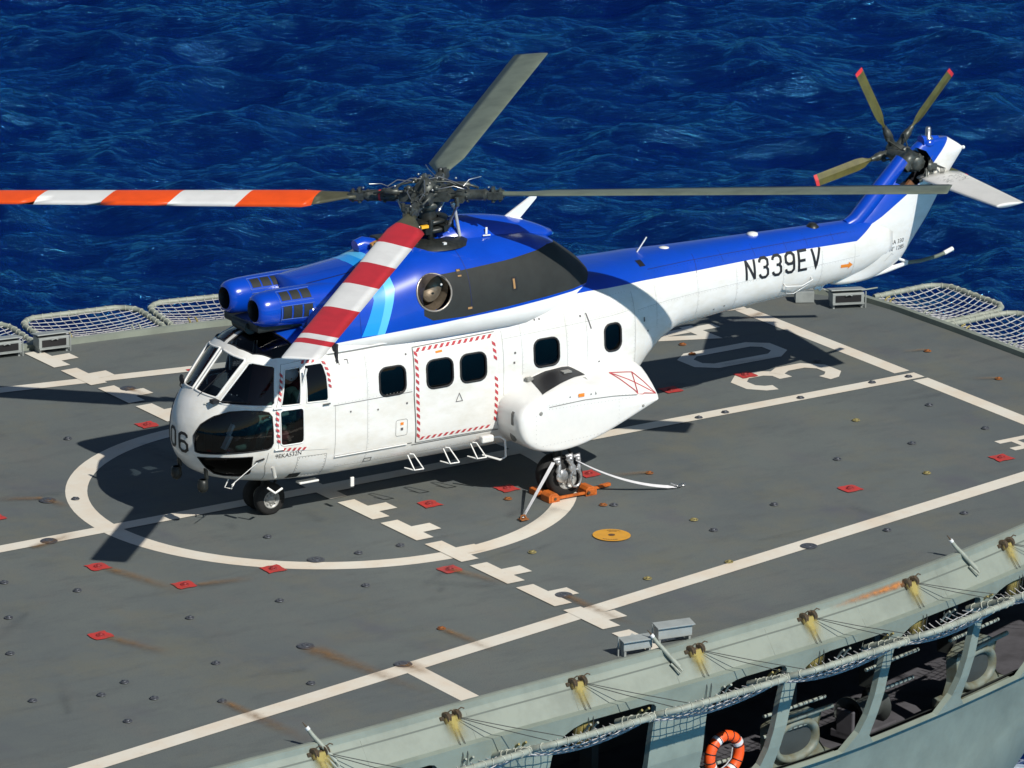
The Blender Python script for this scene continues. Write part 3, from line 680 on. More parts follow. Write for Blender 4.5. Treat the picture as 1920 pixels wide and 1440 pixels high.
# -- the two engine nacelles in front of the cowling
def nac_ring(y0):
    def f(x):
        r = lerp_tab([(-3.10,.155),(-3.085,.19),(-3.04,.222),(-2.97,.242),(-2.85,.255),(-2.6,.262),(-2.2,.278),(-1.5,.29)], x)
        zc = lerp_tab([(-3.2,3.10),(-2.6,3.10),(-2.0,3.08),(-1.5,3.05)], x); n = 2.2
        return [(x, y0+r*sgp(math.cos(2*math.pi*j/40), 2/n), zc+r*sgp(math.sin(2*math.pi*j/40), 2/n)) for j in range(40)]
    return f
for s in (-1, 1):
    y0 = s*.40
    nbm = loft([-3.10,-3.095,-3.085,-3.065,-3.04,-3.01,-2.97,-2.93,-2.85,-2.8,-2.7,-2.6,-2.4,-2.2,-1.9,-1.5], nac_ring(y0), cap0=False)
    nc = from_bm("engine_nacelle", nbm, M['blue'], HELI)
    g = MB(); g.lathe((-3.10,y0,3.10), (1,0,0), [(0,.153),(.01,.146),(.10,.138),(.5,.138),(.5,0)], 28); g.lathe((-2.97,y0,3.10),(1,0,0),[(0,0),(.05,.05),(.2,.07)],16)
    g.obj("engine_intake", M['black'], nc)
    fr = MB()
    for row in (0, 1):
        a0 = [(-22, 14), (33, 69)][row]; side = -1
        for k in range(3):
            x0 = -2.76+k*.165; x1 = x0+.14; vs = []; nn = 6
            for i in range(nn+1):
                a = R(a0[0]+(a0[1]-a0[0])*i/nn)
                for xx in (x0, x1):
                    n_ = 2.2; rr_ = lerp_tab([(-2.85,.255),(-2.6,.262),(-2.2,.278)], xx)+.004; zc_ = lerp_tab([(-2.6,3.10),(-2.0,3.08)], xx); vs.append((xx, y0+side*rr_*sgp(math.cos(a),2/n_), zc_+rr_*sgp(math.sin(a),2/n_)))
            g = MB(); g.add(vs, [(2*i, 2*i+1, 2*i+3, 2*i+2) for i in range(nn)], 0, True); g.obj("intake_grille", M['panel'], nc)
        for xx in (-2.79, -2.26):
            fr.tube([(xx, y0+side*.272*math.cos(R(a)), 3.09+.272*math.sin(R(a))) for a in range(a0[0]-4, a0[1]+5, 6)], .006, 5)
        for a in (a0[0]-4, a0[1]+4): fr.tube([(-2.79, y0+side*.262*math.cos(R(a)), 3.10+.262*math.sin(R(a))), (-2.26, y0+side*.279*math.cos(R(a)), 3.09+.279*math.sin(R(a)))], .006, 5)
    fr.obj("grille_frame", mat("frame_pale_blue", (.06,.13,.45), .4) if s < 0 else bpy.data.materials["frame_pale_blue"], nc)
g = MB(); g.box((-2.62,0,2.84),(.9,.95,.12)); g.box((-2.1,0,2.9),(.5,1.3,.3)); g.tube([(-3.02,-.20,2.80),(-3.0,.20,2.80)],.10,10); g.obj("nacelle_support", M['grimed'], HELI, bevel=.03)
# -- fairing behind the mast, blade aerial, small tail-shaped mark
def fair_ring(x):
    zt = lerp_tab([(.05,3.80),(.30,3.88),(.55,3.905),(.9,3.87),(1.3,3.80),(1.7,3.68),(2.1,3.50)], x); a = lerp_tab([(.05,.30),(.4,.40),(.9,.40),(1.5,.30),(2.1,.10)], x)
    return [(x, a*math.cos(math.pi*j/16), 3.42+(zt-3.42)*math.sin(math.pi*j/16)**.8) for j in range(17)]
from_bm("mast_fairing", loft([.05,.1,.2,.3,.45,.6,.8,1.0,1.2,1.4,1.6,1.8,1.95,2.1], fair_ring), M['blue'], HELI)
g = MB(); q = [(1.30,3.76),(1.58,3.71),(1.87,3.98),(1.88,4.02),(1.80,4.03)]
n = len(q); g.add([(a, -.018 if i < 99 else 0, b) for i, (a, b) in enumerate(q)]+[(a, .018, b) for a, b in q], [tuple(range(n)), tuple(range(2*n-1, n-1, -1))]+[(i, n+i, n+(i+1) % n, (i+1) % n) for i in range(n)])
g.add([(1.28,-.05,3.775),(1.62,-.05,3.70),(1.62,.05,3.70),(1.28,.05,3.775),(1.30,-.04,3.79),(1.60,-.04,3.72),(1.60,.04,3.72),(1.30,.04,3.79)], [(0,1,2,3),(4,7,6,5),(0,4,5,1),(1,5,6,2),(2,6,7,3),(3,7,4,0)])
g.box((.78,-.385,3.66), (.13,.01,.02), rot=Matrix.Rotation(R(4),3,'Y')); g.box((.79,-.36,3.72),(.035,.012,.10)); g.obj("blade_aerial", M['white'], HELI, bevel=.004)
g = MB(); g.tube([(3.62,-.05,2.93),(3.79,-.05,3.14)], .010, 6); g.obj("whip_aerial", M['white'], HELI)
for xx in (4.12, 5.72): g = MB(); g.lathe((xx,-.02,2.90), (0,0,1), [(-.05,.05),(.0,.085),(.03,.08),(.045,.03),(.045,0)], 16); g.obj("disc_aerial", M['white'], HELI)
g = MB(); g.lathe((6.82,-.02,2.84),(0,0,1),[(0,.11),(.04,.10),(.09,.05),(.09,0)],14); g.obj("beacon", M['grimed'], HELI)
g = MB()
side_ribbon(g, [(4.42,2.86),(4.36,2.62)], .006, body_y, .003); side_ribbon(g, [(3.5,2.80),(7.3,2.78)], .006, body_y, .003)
for xx in (4.9,5.5,6.1,6.5,7.0): side_ribbon(g, [(xx,2.85),(xx,2.70)], .004, body_y, .003)
for i in range(60): side_quad(g, [(3.6+i*.065,2.765),(3.6+i*.065,2.772),(3.607+i*.065,2.772),(3.607+i*.065,2.765)], body_y, .003, k=1)
g.obj("boom_seams", M['seamb'], HELI)
g = MB(); P3 = lambda x, z, o=.03: (x, -(body_y(x, z)+o), z)
g.tube([P3(6.02,2.20,.0), P3(6.02,2.17,.06), P3(6.35,2.12,.07), P3(6.55,2.19,.06), P3(6.55,2.22,0)], .008, 6); g.tube([P3(6.03,2.18,.05), P3(6.1,2.03,.05), P3(6.3,1.98,.04), P3(6.5,2.12,.05)], .006, 6)
g.obj("handhold_loop", M['white'], HELI)
g = MB()
for xx, zz in ((4.7,2.0),(4.9,2.02),(3.85,1.72)): side_quad(g, [(xx,zz),(xx,zz+.02),(xx+.03,zz+.02),(xx+.03,zz)], body_y, .004, k=1)
g.obj("drain_holes", M['seam'], HELI)
# -- tail fin
def fin_LE(z): return lerp_tab([(1.93,7.2),(2.5,7.25),(2.86,7.58),(3.3,8.06),(3.74,8.52),(3.9,8.74),(3.95,8.84)], z)
def fin_TE(z): return lerp_tab([(1.93,8.0),(2.02,8.27),(2.11,8.47),(2.79,9.0),(3.39,9.36),(3.70,9.60),(3.74,9.63),(3.80,9.55),(3.95,9.30)], z)
def fin_y(x, z):
    a, b = fin_LE(z), fin_TE(z); t = min(1, max(0, (x-a)/(b-a))); T = lerp_tab([(1.93,.12),(2.3,.20),(2.8,.17),(3.9,.11)], z)
    return T*(2.4*math.sqrt(t)*(1-t)**.75 if t > 0 else 0) + .012
fz = [1.93,1.98,2.05,2.15,2.3,2.45,2.6,2.75,2.9,3.05,3.2,3.35,3.5,3.6,3.7,3.76,3.82,3.88,3.92,3.95]
def fin_ring(z):
    a, b = fin_LE(z), fin_TE(z); xs = [a+(b-a)*(1-math.cos(math.pi*i/22))/2 for i in range(23)]
    return [(x, -fin_y(x, z), z) for x in xs] + [(x, fin_y(x, z), z) for x in xs[::-1]]
fb = loft(fz, fin_ring)
# the bay under the tail gearbox is open
nb, lps = take(fb, cut(fb, [(8.28,3.38),(8.55,3.25),(8.66,3.30),(8.98,3.60),(8.84,3.80),(8.70,3.86),(8.50,3.72)], *XZ)); nb.free()
from_bm("tail_fin", fb, M['body'], HELI)
g = MB(); g.tube([(7.45,-.02,2.80),(7.62,-.02,2.86),(7.80,-.02,3.03),(8.10,-.02,3.33),(8.46,-.02,3.69)], [.10,.125,.13,.125,.115], 16); g.obj("driveshaft_fairing", M['blue'], HELI)
g = MB(); side_ribbon(g, [(8.08,2.20),(8.2,2.3),(8.25,2.28)], .004, fin_y, .003); side_ribbon(g, rrect(7.98,8.10,2.33,2.50,.02), .004, fin_y, .003, closed=True); side_ribbon(g,[(8.62,3.20),(8.95,3.72)],.005,fin_y,.003); g.obj("fin_seams", M['seam'], HELI)
side_font("type_lettering", "SA 330", 8.18, 2.44, .095, fin_y, M['black'], slope=.02); side_font("serial_lettering", "N\u00b0 1285", 8.15, 2.335, .095, fin_y, M['black'], slope=.02)
g = MB()
g.lathe((8.92,-.05,3.96),(0,0,1),[(0,.075),(.01,.08),(.03,.07),(.05,.045),(.17,.042),(.19,.03),(.19,0)],16); g.obj("tail_beacon", M['steel'], HELI)
g = MB(); g.tube([(8.80,-.03,3.94),(9.12,-.03,3.96)], [.09,.03], 12); g.lathe((8.92,-.05,3.88),(0,0,1),[(0,.10),(.08,.10),(.09,0)],16); g.obj("beacon_mount", M['blue'], HELI)
g = MB(); g.sphere((9.62,-.02,3.74), .03, 6); g.obj("tail_light", M['white'], HELI)
# tailplane on the port side
def stab_ring(y):
    t = (-y-.06)/2.03; xl = 8.72-.05*t; xt = 9.52-.35*t; th = .055*(1-.35*t); z = 3.39+.012*t
    xs = [xl+(xt-xl)*(1-math.cos(math.pi*i/14))/2 for i in range(15)]
    f = lambda x: th*2.2*math.sqrt(max(0,(x-xl)/(xt-xl)))*(1-(x-xl)/(xt-xl))+.004
    return [(x, y, z+f(x)) for x in xs] + [(x, y, z-f(x)) for x in xs[::-1]]
from_bm("tailplane", loft([-.06,-.3,-.7,-1.2,-1.7,-2.0,-2.07,-2.09], stab_ring), mat("tailplane_white", (.66,.66,.63), .45, var=.08, vscale=3), HELI)
g = MB()
for i in range(70): g.box((9.0+random.uniform(-.22,.28), -.55+random.uniform(-.16,.16), 3.452), (random.uniform(.006,.04),.005,.002))
g.obj("tailplane_scuffs", M['seam'], HELI)
# tail bumper
g = MB(); g.tube([(7.75,-.02,1.93),(8.2,-.02,2.0),(8.62,-.02,2.06)], [.03,.045,.03], 8); g.tube([(8.22,-.03,2.26),(8.48,-.03,2.14),(8.62,-.03,2.08)], .022, 8); g.obj("tail_bumper", M['white'], HELI)
g = MB(); g.tube([(8.60,.0,2.06),(8.9,.0,2.05),(9.2,.0,2.08),(9.34,0,2.11)], .03, 8); g.obj("bumper_tip_arm", M['blade'], HELI)
g = MB(); g.tube([(9.34,0,2.11),(9.50,0,2.16)], .036, 8); g.obj("bumper_tip", M['white'], HELI)
g = MB(); g.tube([(6.9,0,1.97),(7.0,0,1.86),(7.12,0,1.98)], .02, 6); g.box((6.95,0,1.93),(.12,.05,.08)); g.obj("boom_fitting", M['white'], HELI)
# -- tail gearbox, rotor hub and blades on the starboard side
g = MB()
g.lathe((8.72,.0,3.62),(0,1,0),[(-.12,.0),(-.12,.10),(-.05,.14),(.05,.17),(.14,.15),(.25,.11),(.35,.10),(.50,.08),(.62,.07)],20); g.lathe((8.50,-.02,3.60),(.7,0,.7),[(-.05,.115),(.05,.12),(.07,.09),(.2,.10),(.24,.13)],18)
for i in range(10): a = 2*math.pi*i/10; g.sphere((8.72+.13*math.cos(a),-.06,3.62+.13*math.sin(a)), .022, 5)
g.lathe((8.90,-.10,3.56),(.6,-.5,-.1),[(0,.09),(.06,.09),(.07,.06),(.13,.06),(.14,0)],14)
g.tube([(8.85,-.12,3.52),(8.80,-.20,3.42),(8.70,-.16,3.36)],.03,8); g.tube([(8.98,.0,3.66),(9.0,-.1,3.52),(8.88,-.16,3.40)],.025,8)
g.obj("tail_gearbox", M['grime'], HELI)
g = MB()
for k in range(4):
    r = .17+.025*k; g.tube([(8.92+.015*k, -.16, 3.60), (8.95+r*.75,-.19-.01*k,3.52), (8.93+r*.72,-.19,3.36), (8.84,-.17,3.25-.02*k), (8.60,-.16,3.27-.01*k)], .007, 6)
g.obj("cable_loops", M['wire'], HELI)
g = MB(); g.box((8.52,-.13,3.30),(.16,.05,.12), rot=Matrix.Rotation(R(-45),3,'Y')); g.box((8.42,-.12,3.22),(.10,.04,.07), rot=Matrix.Rotation(R(-45),3,'Y')); g.obj("rusty_bay_block", mat("bay_brown",(.22,.09,.03),.7,var=.5,vscale=20), HELI)
TH = Vector((8.95, .80, 3.60))
g = MB(); g.lathe(TH+Vector((0,-.28,0)),(0,1,0),[(0,.06),(.08,.07),(.1,.11),(.2,.12),(.3,.13),(.38,.11),(.44,.05),(.46,0)],20)
for k in range(5):
    a = R(47+72*k); d = Vector((math.cos(a),0,math.sin(a))); pr = Vector((-d.z,0,d.x))
    g.tube([TH+d*.08, TH+d*.22, TH+d*.24, TH+d*.36, TH+d*.38, TH+d*.46], [.055,.055,.07,.06,.045,.035], 10)
    g.box(TH+d*.26+pr*.06+Vector((0,-.05,0)), (.05,.05,.05)); g.tube([TH+d*.26+pr*.07+Vector((0,-.05,0)), TH+d*.10+pr*.03+Vector((0,-.26,0))], .012, 6)
g.lathe(TH+Vector((0,-.30,0)),(0,1,0),[(0,.05),(0,.12),(.03,.12),(.03,.05)],16)
g.obj("tail_rotor_hub", M['grime'], HELI)
for k in range(5):
    a = R(47+72*k); d = Vector((math.cos(a),0,math.sin(a))); c = Vector((-d.z,-.28,d.x)).normalized(); nrm = d.cross(c)
    g = MB(); secs = [(.42,.045,.020),(.50,.06,.020),(.60,.15,.020),(.72,.185,.018),(1.46,.185,.012),(1.52,.180,.008)]; vs = []
    for r, ch, th in secs:
        p = TH+d*r; vs += [p+c*ch/2, p+nrm*th, p-c*ch/2, p-nrm*th]
    fs = [(i*4+j, i*4+(j+1) % 4, (i+1)*4+(j+1) % 4, (i+1)*4+j) for i in range(len(secs)-1) for j in range(4)]
    g.add(vs, fs[:-4], 0); g.add(vs[-8:], [(0,1,5,4),(1,2,6,5),(2,3,7,6),(3,0,4,7),(4,5,6,7)], 1)
    g.obj("tail_rotor_blade", [M['tblade'], M['tred']], HELI)

# -- main rotor
HUB = Vector((0,0,4.27)); TILT = 0.063
Mt = Matrix.Translation(HUB) @ Matrix.Rotation(-0.027, 4, Vector((math.cos(R(44.1)), math.sin(R(44.1)), 0))) @ Matrix.Rotation(-TILT, 4, 'Y')
STR = [[], [], [(1.58,2.62,1),(2.62,3.65,2),(3.65,4.67,1),(4.67,5.70,2),(5.70,6.75,1),(6.75,7.5,2)], [(1.5,2.4,3),(2.4,3.35,2),(3.35,4.3,3),(4.3,5.35,2),(5.35,6.5,3),(6.5,6.7,2),(6.7,6.9,3),(6.9,7.5,2)]]
def airfoil(ch, th):
    up = [(-.27,.0),(-.25,.35),(-.18,.75),(-.05,1.0),(.15,.85),(.45,.45),(.73,.04)]
    return [(x*ch, z*th/2) for x, z in up] + [(x*ch, -z*th/2*.6) for x, z in up[::-1][1:-1]]
for k in range(4):
    az = R(-45.9+90*k); droop = .0047; pitch = R([8,9,11,9][k]); old = STR[k]
    cuts = sorted({1.02,1.15,1.35,1.5,1.62,1.75} | {round(r,2) for r in np.arange(2,7.41,.25)} | {7.44,7.5} | {a for a,_,_ in old})
    g = MB(); rings = []
    for r in cuts:
        ch = lerp_tab([(1.02,.16),(1.15,.17),(1.75,.54),(7.44,.54),(7.5,.50)], r); th = lerp_tab([(1.02,.10),(1.75,.062),(7.4,.05),(7.5,.02)], r)
        pa = pitch*(1-(r-1)/9); zc = droop*r + (.0 if r > 0 else 0)
        ring = []
        slant = .10 if (old and r < 7.4 and any(abs(r-a) < .001 for a,_,_ in old)) else 0
        for x, z in airfoil(ch, th):
            cx, cz = x*math.cos(pa)-z*math.sin(pa)*-1, z*math.cos(pa)-x*math.sin(pa)
            ring.append((r+slant*cx/.54*(1.7 if k == 2 else .8), cx, zc+cz))
        rings.append(ring)
    n = len(rings[0])
    for i in range(len(cuts)-1):
        mid = (cuts[i]+cuts[i+1])/2; mi = 0
        for a, b, m in old:
            if a <= mid < b: mi = m
        g.add(rings[i]+rings[i+1], [(j, (j+1) % n, n+(j+1) % n, n+j) for j in range(n)], mi, True)
    g.add(rings[-1], [tuple(range(n))], 2 if old else 0); g.add(rings[0], [tuple(range(n))[::-1]], 0)
    ms = [M['blade'] if not old else M['bladeold'], M['borange'], M['bwhite'], M['bred']]
    b = g.obj("rotor_blade", ms, HELI, weld=True); b.matrix_local = Mt @ Matrix.Rotation(az, 4, 'Z')
    b["label"] = ["plain grey-green blade reaching back over the tail boom", "plain grey-green blade pointing away over the sea", "orange and white striped blade reaching ahead of the nose", "red and white striped blade hanging over the cockpit"][k]
def hub_part(name, build, m):
    g = MB(); build(g); o = g.obj(name, m, HELI); o.matrix_local = Mt; return o
def b_head(g):
    g.lathe((0,0,-.20),(0,0,1),[(0,.15),(.05,.20),(.10,.20),(.12,.16),(.20,.16),(.22,.24),(.27,.25),(.29,.17),(.36,.15),(.40,.10),(.44,.06),(.46,0)],24)
    for k in range(4):
        a = R(-45.9+90*k); d = Vector((math.cos(a),math.sin(a),0)); t = Vector((-d.y,d.x,0)); Z = Vector((0,0,1))
        g.tube([d*.10+Z*.02, d*.30+Z*.02], .085, 10); g.cyl(d*.32-t*.13+Z*.0, d*.32+t*.13+Z*.0, .065, 12)
        for q in (-.12,.12): g.box(d*.24+t*q+Z*.01, (.22,.05,.14), rot=Matrix.Rotation(a,3,'Z'))
        g.tube([d*.36, d*.44, d*.46, d*.60, d*.62, d*.84, d*.86, d*.90, d*1.04], [.06,.06,.088,.088,.08,.08,.092,.065,.055], 16)
        for q in (-.055,.055):
            g.box(d*1.02+t*q, (.22,.03,.11), rot=Matrix.Rotation(a,3,'Z')); g.cyl(d*.98+t*q*.6-Z*.10, d*.98+t*q*.6+Z*.11, .028, 8); g.cyl(d*1.08+t*q*.6-Z*.09, d*1.08+t*q*.6+Z*.09, .02, 8)
        for i in range(8): b_ = 2*math.pi*i/8; g.sphere(d*.61+t*(.10*math.cos(b_))+Z*(.10*math.sin(b_)), .016, 4)
        # lag damper beside the arm, pitch horn under it
        g.tube([d*.28+t*.16+Z*.10, d*.36+t*.17+Z*.10, d*.37+t*.17+Z*.10, d*.60+t*.16+Z*.10, d*.61+t*.16+Z*.1, d*.74+t*.12+Z*.07], [.02,.02,.05,.05,.018,.018], 10)
        g.box(d*.52-t*.13-Z*.03, (.12,.18,.06), rot=Matrix.Rotation(a,3,'Z')); g.cyl(d*.50-t*.22-Z*.10, d*.50-t*.22+Z*.03, .03, 8)
        g.sphere(d*.20+t*.2+Z*.16, .045, 6); g.tube([d*.15+Z*.2, d*.34+t*.05+Z*.18, d*.42+t*.10+Z*.12], .014, 6)
    for i in range(16): b_ = 2*math.pi*i/16; g.sphere((.20*math.cos(b_),.20*math.sin(b_),.095), .018, 4)
hub_part("rotor_hub", b_head, M['grime'])
def b_lines(g, k):
    if True:
        a = R(-45.9+90*k); d = Vector((math.cos(a),math.sin(a),0)); t = Vector((-d.y,d.x,0)); Z = Vector((0,0,1))
        g.tube([Z*.24+d*.06, Z*.26+d*.2+t*.04, Z*.16+d*.42+t*.09, Z*.10+d*.6+t*.05], .009, 5); g.tube([d*.2-t*.2+Z*.14, d*.45-t*.16+Z*.18, d*.58-t*.08+Z*.11], .008, 5)
        g.tube([d*.55+Z*.13, d*.62+t*.1+Z*.20, d*.78+t*.18+Z*.22],.006,5)
        g.sphere(d*.40+t*.2+Z*.19, .018, 4); g.sphere(d*.1-t*.15+Z*.22, .016, 4); g.sphere(d*.92+Z*.11, .016, 4)
for k in range(4): hub_part("bonding_lead", lambda g, k=k: b_lines(g, k), M['steel'])
def b_band(g):
    d = Vector((math.cos(R(134.1)),math.sin(R(134.1)),0)); g.tube([d*.66,d*.69],.084,14); g.tube([d*.95-Vector((0,0,.06)),d*1.12-Vector((0,0,.06))],.03,8)
hub_part("red_sleeve_band", b_band, M['tred'])
def b_mast(g):
    g.lathe((0,0,-.72),(0,0,1),[(0,.30),(.03,.30),(.05,.22),(.12,.20),(.2,.13),(.55,.12)],20)
    g.lathe((0,0,-.50),(0,0,1),[(0,.16),(0,.30),(.05,.33),(.08,.30),(.09,.18)],24); g.lathe((0,0,-.38),(0,0,1),[(0,.15),(0,.27),(.05,.28),(.06,.15)],24)
    for k in range(8):
        a = 2*math.pi*k/8+.2; d = Vector((math.cos(a),math.sin(a),0)); g.box(d*.30-Vector((0,0,.44)), (.12,.07,.09), rot=Matrix.Rotation(a,3,'Z'))
    g.tube([(-.12,-.12,-.7),(-.16,-.28,-.55),(-.10,-.24,-.30)], .04, 8); g.box((-.20,-.22,-.62),(.25,.12,.10)); g.tube([(.05,-.3,-.70),(.30,-.25,-.68),(.42,-.05,-.66)],.035,8)
hub_part("rotor_mast", b_mast, M['grimed'])
def b_links(g):
    for k in range(4):
        a = R(-45.9+90*k); d = Vector((math.cos(a),math.sin(a),0)); t = Vector((-d.y,d.x,0)); Z = Vector((0,0,1))
        top = d*.50-t*.22-Z*.08; bot = d*.31-t*.03-Z*.42; g.tube([bot, bot.lerp(top,.12), bot.lerp(top,.14), bot.lerp(top,.86), bot.lerp(top,.88), top], [.028,.028,.018,.018,.028,.028], 10)

hub_part("pitch_links", b_links, M['steel'])
M['linkw'] = mat("link_pale", (.62,.62,.60), .35, metal=.3)
hub_part("servo_rod", lambda g: g.tube([(.24,-.30,-.10),(.26,-.30,-.16),(.27,-.30,-.18),(.31,-.31,-.58),(.32,-.31,-.66)],[.034,.034,.024,.026,.02],10), M['linkw'])
g = MB(); g.lathe((.02,0,3.60),(0,0,1),[(0,.62),(.05,.58),(.09,.50),(.10,.30)],28); g.box((-.55,-.02,3.66),(.4,.7,.10)); g.obj("mast_base_plate", M['grimed'], HELI, bevel=.02)
g = MB(); g.tube([(-.70,.18,3.56),(-.95,.22,3.62),(-1.05,.22,3.60)],[.12,.12,.10],12); g.obj("oil_cooler_scoop", M['blue'], HELI)
g = MB(); g.box((-.80,.02,3.66),(.22,.06,.10), rot=Matrix.Rotation(R(-18),3,'Y')); g.obj("scoop_cover", mat("scoop_tan",(.45,.22,.06),.6), HELI)
g = MB(); g.box((-.02,-.52,3.665),(.05,.05,.06)); g.sphere((-.30,-.88,3.20),.018,6); g.sphere((-.32,-.70,3.42),.015,5); g.obj("white_cap", M['bwhite'], HELI)
g = MB(); g.box((-.22,-.30,3.90),(.12,.05,.04)); g.obj("yellow_tag", M['yellow'], HELI)

# -- sponsons with the main wheels
def spon_out(t, k):
    pass
OUT = [(.50,1.18),(.50,1.32),(.58,1.44),(.74,1.53),(1.0,1.60),(1.3,1.64),(1.6,1.645),(1.9,1.58),(2.15,1.50),(2.5,1.385),(2.75,1.30),(2.94,1.235),(2.90,1.20),(2.70,1.12),(2.4,1.0),(2.1,.885),(1.8,.79),(1.5,.725),(1.2,.70),(.95,.73),(.75,.80),(.60,.92),(.53,1.05)]
INN = [(.55,1.18),(.56,1.32),(.64,1.44),(.82,1.55),(1.05,1.64),(1.35,1.72),(1.65,1.74),(1.95,1.72),(2.25,1.70),(2.6,1.66),(2.85,1.62),(3.00,1.58),(2.98,1.48),(2.85,1.30),(2.55,1.12),(2.2,.95),(1.85,.80),(1.5,.70),(1.2,.66),(.98,.68),(.80,.76),(.66,.88),(.58,1.03)]
def smooth_loop(P, k=3):
    n = len(P); out = []
    for i in range(n):
        p0, p1, p2, p3 = P[i-1], P[i], P[(i+1) % n], P[(i+2) % n]
        for j in range(k):
            t = j/k; out.append(tuple(.5*((2*p1[c])+(-p0[c]+p2[c])*t+(2*p0[c]-5*p1[c]+4*p2[c]-p3[c])*t*t+(-p0[c]+3*p1[c]-3*p2[c]+p3[c])*t**3) for c in (0,1)))
    return out
OS, IS = smooth_loop(OUT), smooth_loop(INN); cO = (1.55, 1.18)
for s in (-1, 1):
    b = bmesh.new(); prev = None
    for y, t, sh in ((.80,0,1.0),(1.0,.0,1.0),(1.15,.10,1.0),(1.3,.30,1.0),(1.45,.55,1.0),(1.55,.75,1.0),(1.63,.9,.995),(1.68,1,.982),(1.71,1,.955),(1.725,1,.915),(1.73,1,.85),(1.732,1,.6),(1.733,1,.3)):
        ring = []
        for (ax_, az_), (bx, bz) in zip(IS, OS):
            x = ax_+(bx-ax_)*t; z = az_+(bz-az_)*t; x = cO[0]+(x-cO[0])*sh; z = cO[1]+(z-cO[1])*sh
            ring.append(b.verts.new((x, s*(y - .05*max(0, (z-1.2))), z)))
        if prev:
            for j in range(len(ring)): b.faces.new((prev[j], prev[(j+1) % len(ring)], ring[(j+1) % len(ring)], ring[j]))
        prev = ring
    b.faces.new(prev); bmesh.ops.recalc_face_normals(b, faces=b.faces)
    from_bm("sponson", b, M['white'], HELI)
def top_z(x, y):   # height of the sponson's upper skin
    t = lerp_tab([(1.0,0),(1.15,.10),(1.3,.30),(1.45,.55),(1.55,.75),(1.63,.9),(1.68,1)], y)
    zi = lerp_tab(sorted(INN[1:12]), x); zo = lerp_tab(sorted(OUT[1:12]), x); return zi+(zo-zi)*t
g = MB(); nx, ny = 12, 6
wq = [(1.08,1.07),(1.76,1.07),(1.84,1.38),(.93,1.66)]
pts = [tuple((1-v)*((1-u)*wq[0][c]+u*wq[1][c])+v*((1-u)*wq[3][c]+u*wq[2][c]) for c in (0,1)) for v in [j/ny for j in range(ny+1)] for u in [i/nx for i in range(nx+1)]]
g.add([(x, -y, top_z(x, y)+.006) for x, y in pts], [(j*(nx+1)+i, j*(nx+1)+i+1, (j+1)*(nx+1)+i+1, (j+1)*(nx+1)+i) for j in range(ny) for i in range(nx)], 0, True)
g.obj("walkway_patch", M['black'], HELI)
spy = lambda x, z: 1.733-.05*max(0, z-1.2)
g = MB()
side_ribbon(g, [(1.0,1.40),(1.6,1.42),(2.1,1.40),(2.52,1.36)], .010, spy, .004)
g.obj("sponson_seam", M['seam'], HELI)
rv = MB()
for a_, b_ in (((1.0,1.43),(2.5,1.39)),((1.0,1.37),(2.5,1.33)),((.78,1.3),(.78,.9)),((2.2,1.3),(2.2,1.0)),((.9,.84),(1.9,.88))): rivets(a_, b_, spy, .06, .0045, .004)
rv.obj("sponson_rivets", M['rivet'], HELI)
g = MB(); cx, cy = .60, 1.22
def tri(a, b_): side_ribbon(g, [a, b_], .010, lambda x, z: spy(x, z), .006)
rp = [(2.05,1.46),(2.44,1.385),(2.78,1.235),(2.42,1.24)]
Pn = [(2.30,-1.32,1.640),(2.72,-1.28,1.585),(2.915,-1.62,1.275),(2.56,-1.68,1.335)]
def seg(a, b_, r=.006): g.tube([a, b_], r, 5)
for a, b_ in ((0,1),(1,2),(2,3),(3,0),(0,2),(1,3)): 
    A, B_ = Pn[a], Pn[b_]; k = 14; q = []
    for i in range(k+1):
        t = i/k; x = A[0]+(B_[0]-A[0])*t; y = -(A[1]+(B_[1]-A[1])*t); q.append((x, -y, top_z(x, min(y,1.68))+.006 if y < 1.66 else A[2]+(B_[2]-A[2])*t+.01))
    g.tube(q, .007, 5)
g.obj("red_diamond_marking", M['red'], HELI)
g = MB(); side_quad(g, [(1.50,1.475),(1.50,1.525),(1.60,1.525),(1.60,1.475)], spy, .010); g.obj("orange_placard", M['orange'], HELI)
g = MB()
for (x, z, r) in ((.86,1.33,.03),(2.62,1.18,.02),(1.36,1.50,.012),(1.72,1.49,.012)): g.lathe((x,-spy(x,z)-.004,z),(0,-1,0),[(0,r),(.008,r*.8),(.008,0)],10)
g.tube([(1.62,-1.35,1.66),(1.78,-1.48,1.66),(1.80,-1.66,1.56),(1.80,-1.735,1.48)], .008, 6); g.box((1.60,-1.25,1.71),(.14,.10,.05)); g.box((1.05,-1.12,1.66),(.10,.08,.05)); g.obj("sponson_fittings", mat("fitting_grey",(.25,.25,.23),.5), HELI, bevel=.006)
g = MB(); vs = []
for j in range(4):
    for i in range(2):
        y = 1.48+i*.07; z = 1.16+.0+j*.08; t = lerp_tab([(1.0,0),(1.15,.10),(1.3,.30),(1.45,.55),(1.55,.75),(1.63,.9)], y); xf = lerp_tab([(1.05,.58),(1.18,.55),(1.32,.56),(1.44,.64)], z)*(1-t)+lerp_tab([(1.05,.53),(1.18,.50),(1.32,.50),(1.44,.58)], z)*t
        vs.append((xf-.010, -y+.0, z+.0))
g.add(vs, [(2*i,2*i+1,2*i+3,2*i+2) for i in range(3)]); g.lathe((.60,-1.42,.95),(-1,0,-.2),[(0,.075),(.015,.07),(.015,.0)],16); g.obj("sponson_vent", mat("vent_grey",(.13,.13,.12),.6), HELI)
